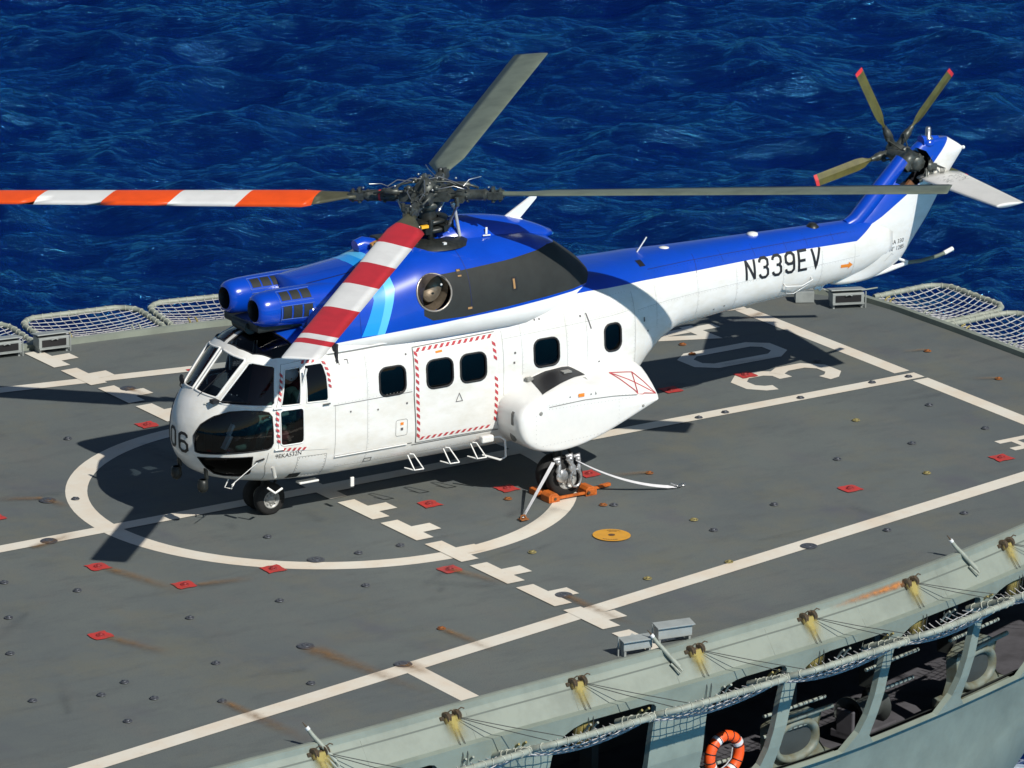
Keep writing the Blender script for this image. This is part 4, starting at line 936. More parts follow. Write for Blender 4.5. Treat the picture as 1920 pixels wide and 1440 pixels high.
# -- wheels
def wheel(name, x, y, r, w, parent=HELI):
    g = MB(); prof = [(-w/2,.55*r),(-w/2,.80*r),(-w*.42,.93*r),(-w*.25,.99*r),(0,r),(w*.25,.99*r),(w*.42,.93*r),(w/2,.80*r),(w/2,.55*r)]
    g.lathe((x,y,r-.008),(0,1,0),prof,32); t = g.obj(name, M['rubber'], parent)
    g = MB()
    for q in (-1,1): g.lathe((x,y+q*w*.30,r-.008),(0,q,0),[(0,.58*r),(w*.19,.56*r),(w*.2,.50*r),(w*.08,.44*r),(w*.08,.28*r),(w*.16,.24*r),(w*.20,.20*r),(w*.20,0)],20)
    for i in range(8): a = 2*math.pi*i/8; g.sphere((x+.35*r*math.cos(a), y-w*.42, r+.35*r*math.sin(a)-.008), .016, 4)
    g.obj("wheel_rim", mat("rim_grey",(.42,.42,.40),.45,metal=.4,var=.3,vscale=15) if "rim_grey" not in bpy.data.materials else bpy.data.materials["rim_grey"], t)
for y in (-.15, .15): wheel("nose_wheel", -2.70, y, .235, .16)
g = MB(); g.cyl((-2.70,0,.235),(-2.66,0,.75),.055); g.cyl((-2.70,-.12,.235),(-2.70,.12,.235),.04); g.tube([(-2.62,0,.62),(-2.50,0,.42),(-2.66,0,.26)],.022); g.obj("nose_leg", M['grimed'], HELI)
for y in (-1.62, -1.36, 1.36, 1.62): wheel("main_wheel", 1.34, y, .29, .19)
for s in (-1, 1):
    g = MB(); g.cyl((1.34,s*1.49,.30),(1.30,s*1.45,.85),.07); g.cyl((1.34,s*1.36,.28),(1.34,s*1.62,.28),.05); g.tube([(1.45,s*1.49,.72),(1.58,s*1.49,.52),(1.40,s*1.49,.34)],.03); g.obj("main_leg", M['grimed'], HELI)
g = MB()
for xx, zz in ((1.12,.60),(1.33,.62),(1.46,.60)):
    g.tube([(xx-.03,-1.72,zz),(xx+.03,-1.74,zz+.02),(xx+.05,-1.75,zz-.10),(xx+.02,-1.77,zz-.16),(xx+.05,-1.77,zz-.24)], [.03,.045,.03,.045,.025], 8); g.sphere((xx+.02,-1.76,zz-.03), .045, 6)
g.tube([(1.30,-1.76,.60),(1.40,-1.78,.46),(1.40,-1.79,.36)], .035, 8)
for k in range(1): g.tube([(1.43+.09*math.cos(a),-1.79,.30+.13*math.sin(a)) for a in [2*math.pi*i/16 for i in range(16)]], .02, 6, closed=True)
g.lathe((1.20,-1.78,.36),(0,-1,0),[(0,.10),(.02,.09),(.02,0)],14)
g.obj("gear_shackles", mat("chromed",(.62,.62,.62),.38,metal=.8,var=.5,vscale=14), HELI)
# ================================================================== the ship
HW = [(-30,9.9),(-18,9.7),(-12,9.45),(-6,9.06),(-3,8.76),(0,8.48),(3.1,8.07),(5.3,7.56),(7.3,6.96),(9.3,6.3),(11.2,5.5),(12.2,4.75),(12.75,3.9)]
def hw(x): return lerp_tab(HW, x)
def resample(P, step):
    out = [P[0]]; acc = 0
    for a, b in zip(P, P[1:]):
        L = math.dist(a, b); d = step-acc
        while d <= L: out.append(tuple(a[c]+(b[c]-a[c])*d/L for c in (0,1))); d += step
        acc = (acc+L) % step
    out.append(P[-1]); return out
half = []
for i in range(len(HW)-1):
    p = [HW[max(0,i-1)], HW[i], HW[i+1], HW[min(len(HW)-1,i+2)]]
    for j in range(12):
        t = j/12; half.append(tuple(.5*((2*p[1][c])+(-p[0][c]+p[2][c])*t+(2*p[0][c]-5*p[1][c]+4*p[2][c]-p[3][c])*t*t+(-p[0][c]+3*p[1][c]-3*p[2][c]+p[3][c])*t**3) for c in (0,1)))
half += [(12.75,3.9),(12.86,3.0),(12.90,1.5),(12.90,0)]
NEAR = resample([(x,-y) for x, y in half], .25); FAR = [(x,-y) for x, y in NEAR[::-1]][1:]
EDGE = NEAR+FAR
def normals(P):
    out = []
    for i in range(len(P)):
        a, b = P[max(0,i-1)], P[min(len(P)-1,i+1)]; d = (b[0]-a[0], b[1]-a[1]); q = math.hypot(*d); out.append((d[1]/q, -d[0]/q))
    return out
EN = normals(EDGE)
def sweep(mb, prof, P=EDGE, N=EN, mi=0, smooth=False):
    """prof(i) -> [(outward, z), ...] swept along the deck edge"""
    vs = []; k = len(prof(0)) if callable(prof) else len(prof)
    for i, (p, n) in enumerate(zip(P, N)):
        for o, z in (prof(i) if callable(prof) else prof): vs.append((p[0]+n[0]*o, p[1]+n[1]*o, z))
    mb.add(vs, [(i*k+j, (i+1)*k+j, (i+1)*k+j+1, i*k+j+1) for i in range(len(P)-1) for j in range(k-1)], mi, smooth)
def edge_pt(x=None, side=-1, o=0.0, z=0.0):
    P = NEAR if side < 0 else FAR; N = EN[:len(NEAR)] if side < 0 else EN[len(NEAR):]
    i = min(range(len(P)), key=lambda k: abs(P[k][0]-x)+ (5 if abs(P[k][1]) < 3.6 else 0)); j = i+1 if i+1 < len(P) and (P[i+1][0]-P[i][0])*(x-P[i][0]) > 0 else i-1
    t = (x-P[i][0])/(P[j][0]-P[i][0]) if abs(P[j][0]-P[i][0]) > 1e-6 else 0; t = max(-1, min(1, t))
    p = [P[i][c]+(P[j][c]-P[i][c])*t for c in (0,1)]; n = N[i]
    return Vector((p[0]+n[0]*o, p[1]+n[1]*o, z)), Vector((n[0], n[1], 0)), Vector((-n[1], n[0], 0))

# flight deck
def deck_mat():
    m = bpy.data.materials.new("deck_paint"); m.use_nodes = True; n, l = nodes_of(m); b = n["Principled BSDF"]
    tc = n.new("ShaderNodeTexCoord")
    def noise(sc_, det, rough, scale3=None):
        q = n.new("ShaderNodeTexNoise"); q.inputs["Scale"].default_value = sc_; q.inputs["Detail"].default_value = det; q.inputs["Roughness"].default_value = rough
        if scale3:
            mp = n.new("ShaderNodeMapping"); mp.inputs["Scale"].default_value = scale3; mp.inputs["Rotation"].default_value = (0,0,R(-12)); l.new(tc.outputs["Object"], mp.inputs[0]); l.new(mp.outputs[0], q.inputs[0])
        else: l.new(tc.outputs["Object"], q.inputs[0])
        return q
    def mixc(a, bcol, fac, lo, hi):
        r = n.new("ShaderNodeMapRange"); r.inputs[1].default_value = lo; r.inputs[2].default_value = hi; l.new(fac.outputs[0], r.inputs[0])
        x = n.new("ShaderNodeMix"); x.data_type = 'RGBA'; l.new(r.outputs[0], x.inputs[0])
        if isinstance(a, tuple): x.inputs[6].default_value = (*a, 1)
        else: l.new(a.outputs[2], x.inputs[6])
        x.inputs[7].default_value = (*bcol, 1); return x
    c = mixc((.128,.145,.137), (.104,.120,.122), noise(.28, 6, .65), .38, .62)
    c = mixc(c, (.140,.140,.128), noise(.9, 8, .7, (1,.35,1)), .50, .80)
    c = mixc(c, (.086,.095,.095), noise(2.2, 9, .8, (.4,1.2,1)), .50, .76)
    c = mixc(c, (.096,.101,.118), noise(.6, 4, .5, (1.3,.9,1)), .60, .78)
    c = mixc(c, (.150,.148,.108), noise(.5, 9, .72), .50, .80)
    c = mixc(c, (.070,.078,.090), noise(60, 2, .5), .55, .75)
    l.new(c.outputs[2], b.inputs["Base Color"]); b.inputs["Roughness"].default_value = .78; b.inputs["Specular IOR Level"].default_value = .3
    q = noise(140, 2, .6); bp = n.new("ShaderNodeBump"); bp.inputs["Strength"].default_value = .35; bp.inputs["Distance"].default_value = .006; l.new(q.outputs[0], bp.inputs["Height"]); l.new(bp.outputs[0], b.inputs["Normal"])
    return m
M['deck'] = deck_mat()
g = MB(); k = len(NEAR); vs = [(x, y, 0) for x, y in NEAR] + [(x, -y, 0) for x, y in NEAR]
g.add(vs, [(i, i+1, k+i+1, k+i) for i in range(k-1)]); tag(g.obj("flight_deck", M['deck']), kind="structure")

def paint_mat():
    m = mat("deck_marking_paint", (.66,.625,.53), .7, var=.0); n, l = nodes_of(m); b = n["Principled BSDF"]
    tc = n.new("ShaderNodeTexCoord"); q = n.new("ShaderNodeTexNoise"); q.inputs["Scale"].default_value = 1.1; q.inputs["Detail"].default_value = 8; q.inputs["Roughness"].default_value = .7; l.new(tc.outputs["Object"], q.inputs[0])
    r = n.new("ShaderNodeMapRange"); r.inputs[1].default_value = .42; r.inputs[2].default_value = .75; l.new(q.outputs[0], r.inputs[0])
    x = n.new("ShaderNodeMix"); x.data_type = 'RGBA'; l.new(r.outputs[0], x.inputs[0]); x.inputs[6].default_value = (.70,.665,.575,1); x.inputs[7].default_value = (.66,.55,.42,1)
    q2 = n.new("ShaderNodeTexNoise"); q2.inputs["Scale"].default_value = 14; q2.inputs["Detail"].default_value = 7; q2.inputs["Roughness"].default_value = .75; l.new(tc.outputs["Object"], q2.inputs[0])
    r2 = n.new("ShaderNodeMapRange"); r2.inputs[1].default_value = .60; r2.inputs[2].default_value = .78; r2.inputs[4].default_value = .75; l.new(q2.outputs[0], r2.inputs[0])
    y = n.new("ShaderNodeMix"); y.data_type = 'RGBA'; l.new(r2.outputs[0], y.inputs[0]); l.new(x.outputs[2], y.inputs[6]); y.inputs[7].default_value = (.28,.26,.22,1); l.new(y.outputs[2], b.inputs["Base Color"]); return m
M['mark'] = paint_mat()
g = MB()
def flat(P, z, mi=0): g.add([(x, y, z) for x, y in P], [tuple(range(len(P)))], mi)
def line(P, w, z, closed=False, mi=0):
    L, Q = ribbon2(P, w, closed); n = len(P); g.add([(x, y, z) for x, y in L+Q], [(i, (i+1) % n, n+(i+1) % n, n+i) for i in range(n if closed else n-1)], mi)
line([(3.52*math.cos(2*math.pi*i/96), 3.52*math.sin(2*math.pi*i/96)) for i in range(96)], .315, .004, True)
CL = lambda x: -.0041*x
line([(-14,CL(-14)),(10.88,CL(10.88))], .27, .008)                       # fore and aft centre line
line([(-14,-6.568-.1789*14),(10.9,-6.568+.1789*10.9)], .30, .008)
line([(-14,6.478+.1806*14),(10.88,4.51)], .27, .008)
line([(10.78,4.40),(10.75,.22)], .29, .004); line([(10.75,-.24),(10.70,-4.5)], .29, .004)   # line across the stern end
line([(-3.15,-7.18),(-3.15,-8.74)], .30, .004)
for n_ in range(-1, 15):
    y0 = 8.2876-1.1243*n_; x0 = -.185-.004*y0
    if 2.0 < n_ < 30 and abs(y0) > 8.8: continue
    if n_ < 0: continue
    q = [(x0,y0),(x0+.285,y0),(x0+.285,y0-.36),(x0+.59,y0-.36),(x0+.59,y0-.66),(x0+.285,y0-.66),(x0+.285,y0-.93),(x0,y0-.93)]
    z = .012
    flat([q[0],q[7],q[6],q[1]], z); flat([q[2],q[5],q[4],q[3]], z)
# pennant digits read from the near side to the far side, tops towards the bow
def deck_glyph(ch, y0, x_bot, w, h, sw):
    z = .004
    for closed, p in glyph_strokes(ch):
        line([(x_bot-v*h, y0+u*w) for u, v in p], sw, z, closed); z += .003
deck_glyph('3', .60, 9.86, .72, 1.58, .235); deck_glyph('0', 2.02, 9.86, .70, 1.56, .235); deck_glyph('4', 3.38, 9.86, .68, 1.56, .235)
line([(9.66,-3.46),(10.5,-3.46)], .14, .004); line([(9.64,-3.84),(10.5,-3.84)], .14, .004); line([(9.93,-3.53),(9.93,-3.77)], .12, .004)
line([(10.42,-3.53),(10.42,-3.77)], .12, .004)
tag(g.obj("deck_markings", M['mark']), kind="structure")
# red squares painted round some of the tie-downs, orange filling-point disc
RED = [(-.54,4.0),(-4.65,1.31),(-4.51,-1.38),(-3.91,-2.69),(-5.93,-3.89),(-2.53,-2.75),(-.49,-4.07),(.89,-1.46),(2.24,-1.45),(3.64,-1.5),(7.14,1.32),(6.42,-4.1),(9.22,-4.1),(8.58,1.36),(1.58,6.05)]
g = MB()
rq = random.Random(9)
for x, y in RED:
    o_ = []
    for i_ in range(16):
        t_ = i_/4; k_ = int(t_); f_ = t_-k_; c_ = [(-1,-1),(1,-1),(1,1),(-1,1),(-1,-1)]; hx_ = .142*rq.uniform(.90,1.1); o_.append((x+hx_*(c_[k_][0]+(c_[k_+1][0]-c_[k_][0])*f_), y+hx_*(c_[k_][1]+(c_[k_+1][1]-c_[k_][1])*f_)))
    flat(o_, .0135)
tag(g.obj("red_deck_squares", mat("deck_red", (.50,.035,.03), .7, col2=(.30,.05,.04), vscale=9)), kind="structure")
g = MB(); g.add([(2.26+.265*math.cos(2*math.pi*i/40), -4.03+.275*math.sin(2*math.pi*i/40), .016) for i in range(40)], [tuple(range(40))])
g.add([(2.26+.05*math.cos(2*math.pi*i/16), -4.03+.05*math.sin(2*math.pi*i/16), .020) for i in range(16)], [tuple(range(16))], 1)
for kx, (r0, a0, a1) in enumerate(((.20,20,75),(.15,30,70),(.20,200,260))):
    for i in range(9):
        a = R(a0+(a1-a0)*i/9); b = R(a0+(a1-a0)*(i+.6)/9)
        g.add([(2.26+rr*math.cos(t), -4.03+rr*math.sin(t), .020) for rr, t in ((r0,a),(r0+.025,a),(r0+.025,b),(r0,b))], [(0,1,2,3)], 1)
tag(g.obj("orange_disc_marking", [M['gold'], mat("disc_lettering", (.10,.05,.02), .7)]), kind="structure")

# rust washed out of the fittings: thin films with soft ragged edges
def stain_mat(name, col, k=1.0):
    m = bpy.data.materials.new(name); m.use_nodes = True; n, l = nodes_of(m); b = n["Principled BSDF"]; out = [q for q in n if q.type == 'OUTPUT_MATERIAL'][0]
    b.inputs["Base Color"].default_value = (*col, 1); b.inputs["Roughness"].default_value = .85
    uv = n.new("ShaderNodeUVMap"); sx = n.new("ShaderNodeSeparateXYZ"); l.new(uv.outputs[0], sx.inputs[0])
    def mth(op, a, b2, c=None):
        q = n.new("ShaderNodeMath"); q.operation = op
        for i, v in enumerate((a, b2, c)):
            if v is None: continue
            if isinstance(v, (int, float)): q.inputs[i].default_value = v
            else: l.new(v, q.inputs[i])
        return q.outputs[0]
    d = mth('ABSOLUTE', mth('SUBTRACT', sx.outputs[0], .5), 0); side = mth('SUBTRACT', 1, mth('MULTIPLY', d, 2)); side = mth('POWER', mth('MAXIMUM', side, 0), 1.2)
    end = mth('SUBTRACT', 1, sx.outputs[1]); tc = n.new("ShaderNodeTexCoord"); q = n.new("ShaderNodeTexNoise"); q.inputs["Scale"].default_value = 9; q.inputs["Detail"].default_value = 8; q.inputs["Roughness"].default_value = .7; l.new(tc.outputs["Object"], q.inputs[0])
    start = mth('MINIMUM', mth('MULTIPLY', sx.outputs[1], 14), 1)
    f = mth('MULTIPLY', mth('MULTIPLY', side, end), start); nn = mth('MULTIPLY_ADD', q.outputs[0], 2.2, -.45); f = mth('MULTIPLY', mth('MULTIPLY', f, nn), k); f = mth('MINIMUM', mth('MAXIMUM', f, 0), .9)
    t = n.new("ShaderNodeBsdfTransparent"); mx = n.new("ShaderNodeMixShader"); l.new(f, mx.inputs[0]); l.new(t.outputs[0], mx.inputs[1]); l.new(b.outputs[0], mx.inputs[2]); l.new(mx.outputs[0], out.inputs[0]); return m
M['stain'] = stain_mat("rust_film", (.23,.125,.045), .95); M['stain2'] = stain_mat("yellow_rust_film", (.36,.29,.085), 2.2)
class ST:
    def __init__(s): s.v = []; s.f = []; s.uv = []
    def quad(s, a, b, w0, w1, up=Vector((0,0,1)), z=0):
        a, b = Vector(a), Vector(b); d = (b-a).normalized(); t = up.cross(d).normalized(); k = len(s.v)
        n = 6
        for i in range(n+1):
            p = a.lerp(b, i/n); w = w0+(w1-w0)*i/n
            s.v += [tuple(p-t*w/2), tuple(p+t*w/2)]
        for i in range(n):
            s.f.append((k+2*i, k+2*i+1, k+2*i+3, k+2*i+2)); s.uv.append([(0,i/n),(1,i/n),(1,(i+1)/n),(0,(i+1)/n)])
    def obj(s, name, m, parent=None):
        me = bpy.data.meshes.new(name); me.from_pydata(s.v, [], s.f); me.materials.append(m); ul = me.uv_layers.new(name="UVMap"); i = 0
        for fuv in s.uv:
            for c in fuv: ul.data[i].uv = c; i += 1
        o = bpy.data.objects.new(name, me); sc.collection.objects.link(o)
        if parent: o.parent = parent
        return o
st_ = ST(); zc = .021
for (x, y, dx, dy, w0, w1) in ((-3.86,-5.75,.35,-2.4,.48,.30),(-5.9,-6.95,.15,-2.0,.22,.40),(-1.96,-6.10,.1,-1.25,.20,.30),(.21,-5.83,.05,-1.6,.22,.35),(-4.45,-1.5,.4,-1.6,.26,.4),(-5.9,-4.0,.4,-1.1,.24,.4),(-3.17,-7.0,.08,-.55,.45,.35),(-4.9,-.2,.9,.25,.20,.35),(-3.62,1.68,-.7,.35,.20,.35),(-3.62,1.60,.1,-.5,.22,.3),(.17,5.8,.05,-.7,.20,.2),(-.49,-4.1,.3,-1.0,.2,.35),(10.9,4.0,-.5,-.1,.20,.3),(-3.8,-2.8,.9,-.2,.2,.4),(4.4,-1.95,-.6,.2,.15,.3),(11.77,-.89,-.4,.2,.14,.2),(11.79,.95,-.4,.1,.14,.2)):
    st_.quad((x,y,zc), (x+dx,y+dy,zc), w0, w1); zc += .0006
tag(st_.obj("deck_rust_stains", M['stain']), kind="structure")
dk = stain_mat("dark_film", (.05,.055,.07), .32); st_ = ST(); zc = .034
rr = random.Random(5)
for i in range(46):
    x, y = rr.uniform(-8,11), rr.uniform(-7,6); a = rr.uniform(0,6.28); L = rr.uniform(.4,1.6)
    st_.quad((x,y,zc), (x+L*math.cos(a), y+L*math.sin(a), zc), rr.uniform(.08,.3), rr.uniform(.1,.5)); zc += .0002
tag(st_.obj("deck_scuffs", dk), kind="structure")

# tie-down cups: a ring with a dished cross inside
TIE = [(-5.93,-1.29),(-5.26,-2.12),(-6.6,-2.61),(-7.29,-3.88),(-4.56,-3.91),(-5.21,-5.65),(-6.59,-5.65),(-6.58,-6.38),(-7.09,-5.91),(-7.94,-5.63),(-7.3,-6.94),(-5.9,-6.94),(-4.58,-6.98),(-1.85,-1.51),(-3.17,-3.95),(-3.25,1.43),(-1.16,-2.79),(-.49,-2.82),(-1.84,-4.03),(-1.96,-6.08),(1.97,-1.87),(2.96,-2.83),(.89,-4.06),(1.58,-5.85),(3.65,-4.08),(5.04,-4.12),(3.61,-4.61),(2.95,-5.87),(4.4,-1.95),(8.56,-1.46),(9.99,-1.42),(8.55,-2.83),(7.13,-2.87),(9.95,-2.82),(7.82,-4.11),(5.68,-5.92),(7.09,-5.89),(10.66,-.06),(9.99,-.01),(11.77,-.89),(8.56,-.08),(7.14,-.08),(6.64,-.09),(8.75,3.24),(9.98,1.38),(8.56,2.72),(11.79,.9),(-1.89,4.02),(3.09,-2.91)]
GOLDT = {(.89,-4.06),(3.65,-4.08),(7.82,-4.11),(8.55,-1.46),(1.58,-5.85),(2.95,-5.87),(8.56,-1.46)}; RUSTT = {(8.75,3.24),(11.77,-.89),(11.79,.9),(8.56,2.72),(4.4,-1.95),(-1.96,-6.08),(1.97,-1.87),(2.96,-2.83)}
def cup_mesh(m, big=False, hole='cuphole'):
    g = MB(); r = .11 if big else .055
    g.lathe((0,0,.014),(0,0,1),[(0,r*1.12),(.004,r*1.08),(.008,r),(.005,r*.86),(.003,r*.7)],24)
    g.add([(r*.86*math.cos(2*math.pi*i/20), r*.86*math.sin(2*math.pi*i/20), .0205) for i in range(20)], [tuple(range(20))], 1)
    if big:
        g.lathe((0,0,.021),(0,0,1),[(0,r*.55),(.008,r*.5),(.008,r*.3),(.002,r*.25)],18)
    else:
        for a in (0, math.pi/2): g.box((0,0,.026), (r*1.7,.022,.012), rot=Matrix.Rotation(a+.6,3,'Z'))
        g.lathe((0,0,.022),(0,0,1),[(0,.03),(.014,.026),(.016,0)],10)
    return g.obj("tie_down_point" if not big else "deck_socket", [m, M[hole]])
def zone(x, y):
    if x > 6.5: return "aft" if y < -2 else "aft, by the numerals"
    return ""
LMK = [("the orange disc",2.26,-4.03),("the dashed row's lower crossing",.2,-6.5),("the circle's lower edge",-1.2,-3.3),("the striped blade's shadow tip",-4.3,-1.1),("the far line",4,5.75),("the nose wheels",-1.27,-.5),("the wheel chock",2.8,-2.0),("the numeral 3",9.0,.95),("the numeral 0",9.0,2.35),("the bottom left corner",-9.2,-6.6),("the near light boxes",0,-8.3),("the stern light box",12.3,3.7),("the centre line's aft end",10.75,0),("the left light boxes",0,8.3),("the short cross line",-3.15,-7.6),("the long strap's hook",4.45,-2.7),("the circle's left edge",-3.6,0),("the near line's right end",7.6,-5.2),("the letter H",9.9,-3.65)]
seen = set()
def num(v):
    w_ = ['no','one','two','three','four','five','six','seven','eight','nine','ten','eleven','twelve','thirteen'][int(v)]
    return 'half a metre' if v == .5 else (w_+' and a half metres' if v % 1 else (w_+' metre' if v == 1 else w_+' metres'))
def where(x, y, pre):
    best = []
    for nm, lx, ly in LMK:
        dx, dy = x-lx, y-ly; best.append((math.hypot(dx, dy), nm, .825*dx-.565*dy, .565*dx+.825*dy))
    for d, nm, sx_, sy_, rd in [(*b_, 2) for b_ in sorted(best)[:12]]:
        a = math.degrees(math.atan2(sy_, sx_)) % 360; dr = ["right of","above right of","above","above left of","left of","below left of","below","below right of"][int((a+22.5)//45) % 8]
        lab = f"{pre} {num(round(d*rd)/rd)} {dr} {nm}"
        if d > .3 and lab not in seen: seen.add(lab); return lab
    return pre
M['redcup'] = mat('cup_under_red_paint', (.30,.03,.03), .6, var=.4, vscale=20); protos = {'R': cup_mesh(M['redcup'], False, 'redcup'), 'g': cup_mesh(M['cup']), 'y': cup_mesh(M['cupy']), 'r': cup_mesh(M['rustbit'])}; used = set()
def place(key, x, y, label, group, rot=0):
    p = protos[key]
    if key in used:
        o = p.copy(); sc.collection.objects.link(o)
    else: o = p; used.add(key)
    o.location = (x, y, 0); o.rotation_euler = (0,0,rot); return tag(o, label, "tie-down" if 'socket' not in label else "deck socket", group)
for x, y in TIE:
    key = 'y' if (x, y) in GOLDT else ('r' if (x, y) in RUSTT else 'g')
    lab = where(x, y, {'g': "grey tie-down cup", 'y': "yellowed tie-down cup", 'r': "rusty tie-down cup"}[key])
    gr = {'g': "grey tie-down cups over the deck", 'y': "yellowed tie-down cups in the deck", 'r': "rusty tie-down cups in the deck"}[key]
    place(key, x, y, lab, gr, random.uniform(0,1.5))
for x, y in RED: place('R', x, y, where(x, y, "red square's cup"), "tie-down cups on red squares", random.uniform(0,1.5)).location.z = .004
protos['d'] = cup_mesh(M['cup'], True, 'cup')
for x, y in [(-4.52,-.04),(-3.62,1.58),(-1.82,-2.73),(-3.86,-5.71),(-3.17,-7.0),(.21,-5.81),(4.31,-5.9),(.17,5.78)]:
    place('d', x, y, where(x, y, "large round deck socket"), "larger round deck sockets")

# hull
def sect(i):
    x, y = EDGE[i]; t = lerp_tab([(-30,0),(0,0),(6,.15),(7.0,.5),(8.5,.9),(12,1)], x); zt = -5.6+2.1*t
    return [(.30,-.40),(.27,-.52)]
SHIP = empty("naval_ship", (0,0,0), 0, "grey-green naval ship whose stern flight deck carries the helicopter", "ship")
g = MB(); sweep(g, [(-.06,.0),(-.06,.085),(0,.095),(.045,.085),(.05,.0),(.06,-.02),(.275,-.335)]); g.obj("deck_edge_lip", M['hull2'], SHIP)
NF = [p for p in EDGE if p not in NEAR or p[0] >= 12.6 or p[0] <= -14]
far_e = EDGE[len(NEAR)-1:]; g = MB(); sweep(g, [(.275,-.335),(.20,-.72),(-.10,-2.2)], far_e, EN[len(NEAR)-1:]); g.obj("far_side_plating", M['hull'], SHIP)
def low(i):
    x, y = EDGE[i]; zt = lerp_tab([(-30,-5.4),(3,-5.4),(6.5,-5.2),(7.2,-4.85),(7.6,-4.6),(8.1,-4.3),(8.6,-4.0),(13,-3.6)], x)
    return [(-.10,-2.2),(-.14,-2.26),(-.34,-2.2+.40*(zt+2.2)),(-.62,zt+.25),(-.85,zt),(-1.6,zt-.5),(-3.4,zt-1.3),(-4.5,-6.0),(-5.2,-9.5)]
g = MB(); sweep(g, low, smooth=True); g.obj("hull_plating", M['hull'], SHIP)
# plating with the mooring-deck openings, cut along the edge
PN = [p for p in NEAR if -14 < p[0] < 12.6]; NN = [EN[NEAR.index(p)] for p in PN]
b = bmesh.new(); rows = [(.275,-.335),(.255,-.45),(.235,-.55),(.19,-.80),(.15,-1.1),(.12,-1.4),(.05,-1.7),(-.03,-1.95),(-.10,-2.2)]; gv = [[b.verts.new((p[0]+n[0]*o, p[1]+n[1]*o, z)) for o, z in rows] for p, n in zip(PN, NN)]
for i in range(len(gv)-1):
    for j in range(len(rows)-1): b.faces.new((gv[i][j], gv[i+1][j], gv[i+1][j+1], gv[i][j+1]))
def opening_poly(a, bq, c, d):   # top fore, top aft, bottom aft, bottom fore in (x, z)
    out = []
    for (cx, cz, r, a0) in ((a+.63,-.46-.42,.42,90),):
        out += [(cx+r*1.5*math.cos(R(t))*1.0, cz+r*math.sin(R(t))) for t in (180,165,150,135,120,105,92)]
    out += [(bq-.14,-.46),(bq-.05,-.485),(bq-.005,-.53),(bq,-.62)]
    out += [(bq+(c-bq)*.75, -1.7),(c-.02,-1.95),(c-.28,-2.19),(d+.12,-2.19),(d,-2.05)]
    return out
for a, bq, c, d in ((-12.2,-10.3,-10.5,-12.4),(-9.9,-8.2,-8.4,-10.2),(-7.7,-6.1,-6.3,-7.9),(-5.6,-4.1,-4.3,-5.8),(-2.15,-.42,-.50,-2.3),(.52,1.93,1.72,.50),(2.13,3.92,3.62,1.95),(4.05,5.92,5.65,3.85),(6.04,7.9,7.6,5.86),(8.1,9.9,9.6,8.0),(10.1,11.6,11.4,10.0)):
    fs = cut(b, opening_poly(a, bq, c, d), *XZ); bmesh.ops.delete(b, geom=fs, context='FACES')
pl = from_bm("side_plating", b, M['hull'], SHIP, smooth=False); so = pl.modifiers.new("thick", 'SOLIDIFY'); so.thickness = .09; so.offset = -1
# weld lines down the edge plating and a thin bead under the lip
wl = MB()
for xw in [-8.6+1.72*i for i in range(11)]:
    a_, nv, tv = edge_pt(xw, -1, 0, 0); c_ = [a_+nv*o_+Vector((0,0,z_)) for o_, z_ in ((.062,-.022),(.17,-.183),(.276,-.334),(.202,-.72))]; wl.tube(c_, .0045, 4)
wl.obj("weld_seam", M['hull2'], SHIP)
g = MB(); sweep(g, [(.100,-.074),(.106,-.080),(.113,-.092)]); g.obj("edge_bead", mat("bead_dark_green", (.12,.14,.12), .7), SHIP)  # thin strip in a darker grey-green than the lip
# inside the openings
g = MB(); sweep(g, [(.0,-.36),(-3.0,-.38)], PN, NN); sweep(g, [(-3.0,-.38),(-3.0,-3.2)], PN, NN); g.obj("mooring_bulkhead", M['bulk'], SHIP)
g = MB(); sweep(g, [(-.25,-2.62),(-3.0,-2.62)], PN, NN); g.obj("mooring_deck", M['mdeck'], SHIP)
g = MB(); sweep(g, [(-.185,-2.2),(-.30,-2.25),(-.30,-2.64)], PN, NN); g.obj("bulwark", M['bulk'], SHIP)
for x in (-.0, 2.0, 3.9, 5.8, 7.7):
    g = MB(); p, n, t = edge_pt(x, -1, -1.5, -1.3); ang = math.atan2(t.y, t.x)
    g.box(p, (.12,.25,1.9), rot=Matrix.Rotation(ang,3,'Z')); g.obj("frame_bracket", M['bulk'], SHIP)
# rails behind the openings, wrapped with rope
for x0, x1, z in ((-.0,1.55,-1.92),(-.1,1.2,-2.1),(2.15,3.3,-1.45),(2.15,3.0,-1.75),(4.2,5.3,-1.28),(4.3,5.2,-1.66),(6.1,7.2,-1.35)):
    a, n0, _ = edge_pt(x0, -1, -.35, z-.03); c, n1, _ = edge_pt(x1, -1, -.30, z)
    g = MB(); g.cyl(a, c, .026, 8)
    o = g.obj("guard_bar", M['pipe'], SHIP); g = MB(); kk = int((c-a).length/.09); d = (c-a).normalized()
    for i in range(kk): q = a.lerp(c, (i+.5)/kk); g.tube([q-d*.012, q+d*.012], .031, 8)
    g.obj("bar_wrapping", M['wire'], o)
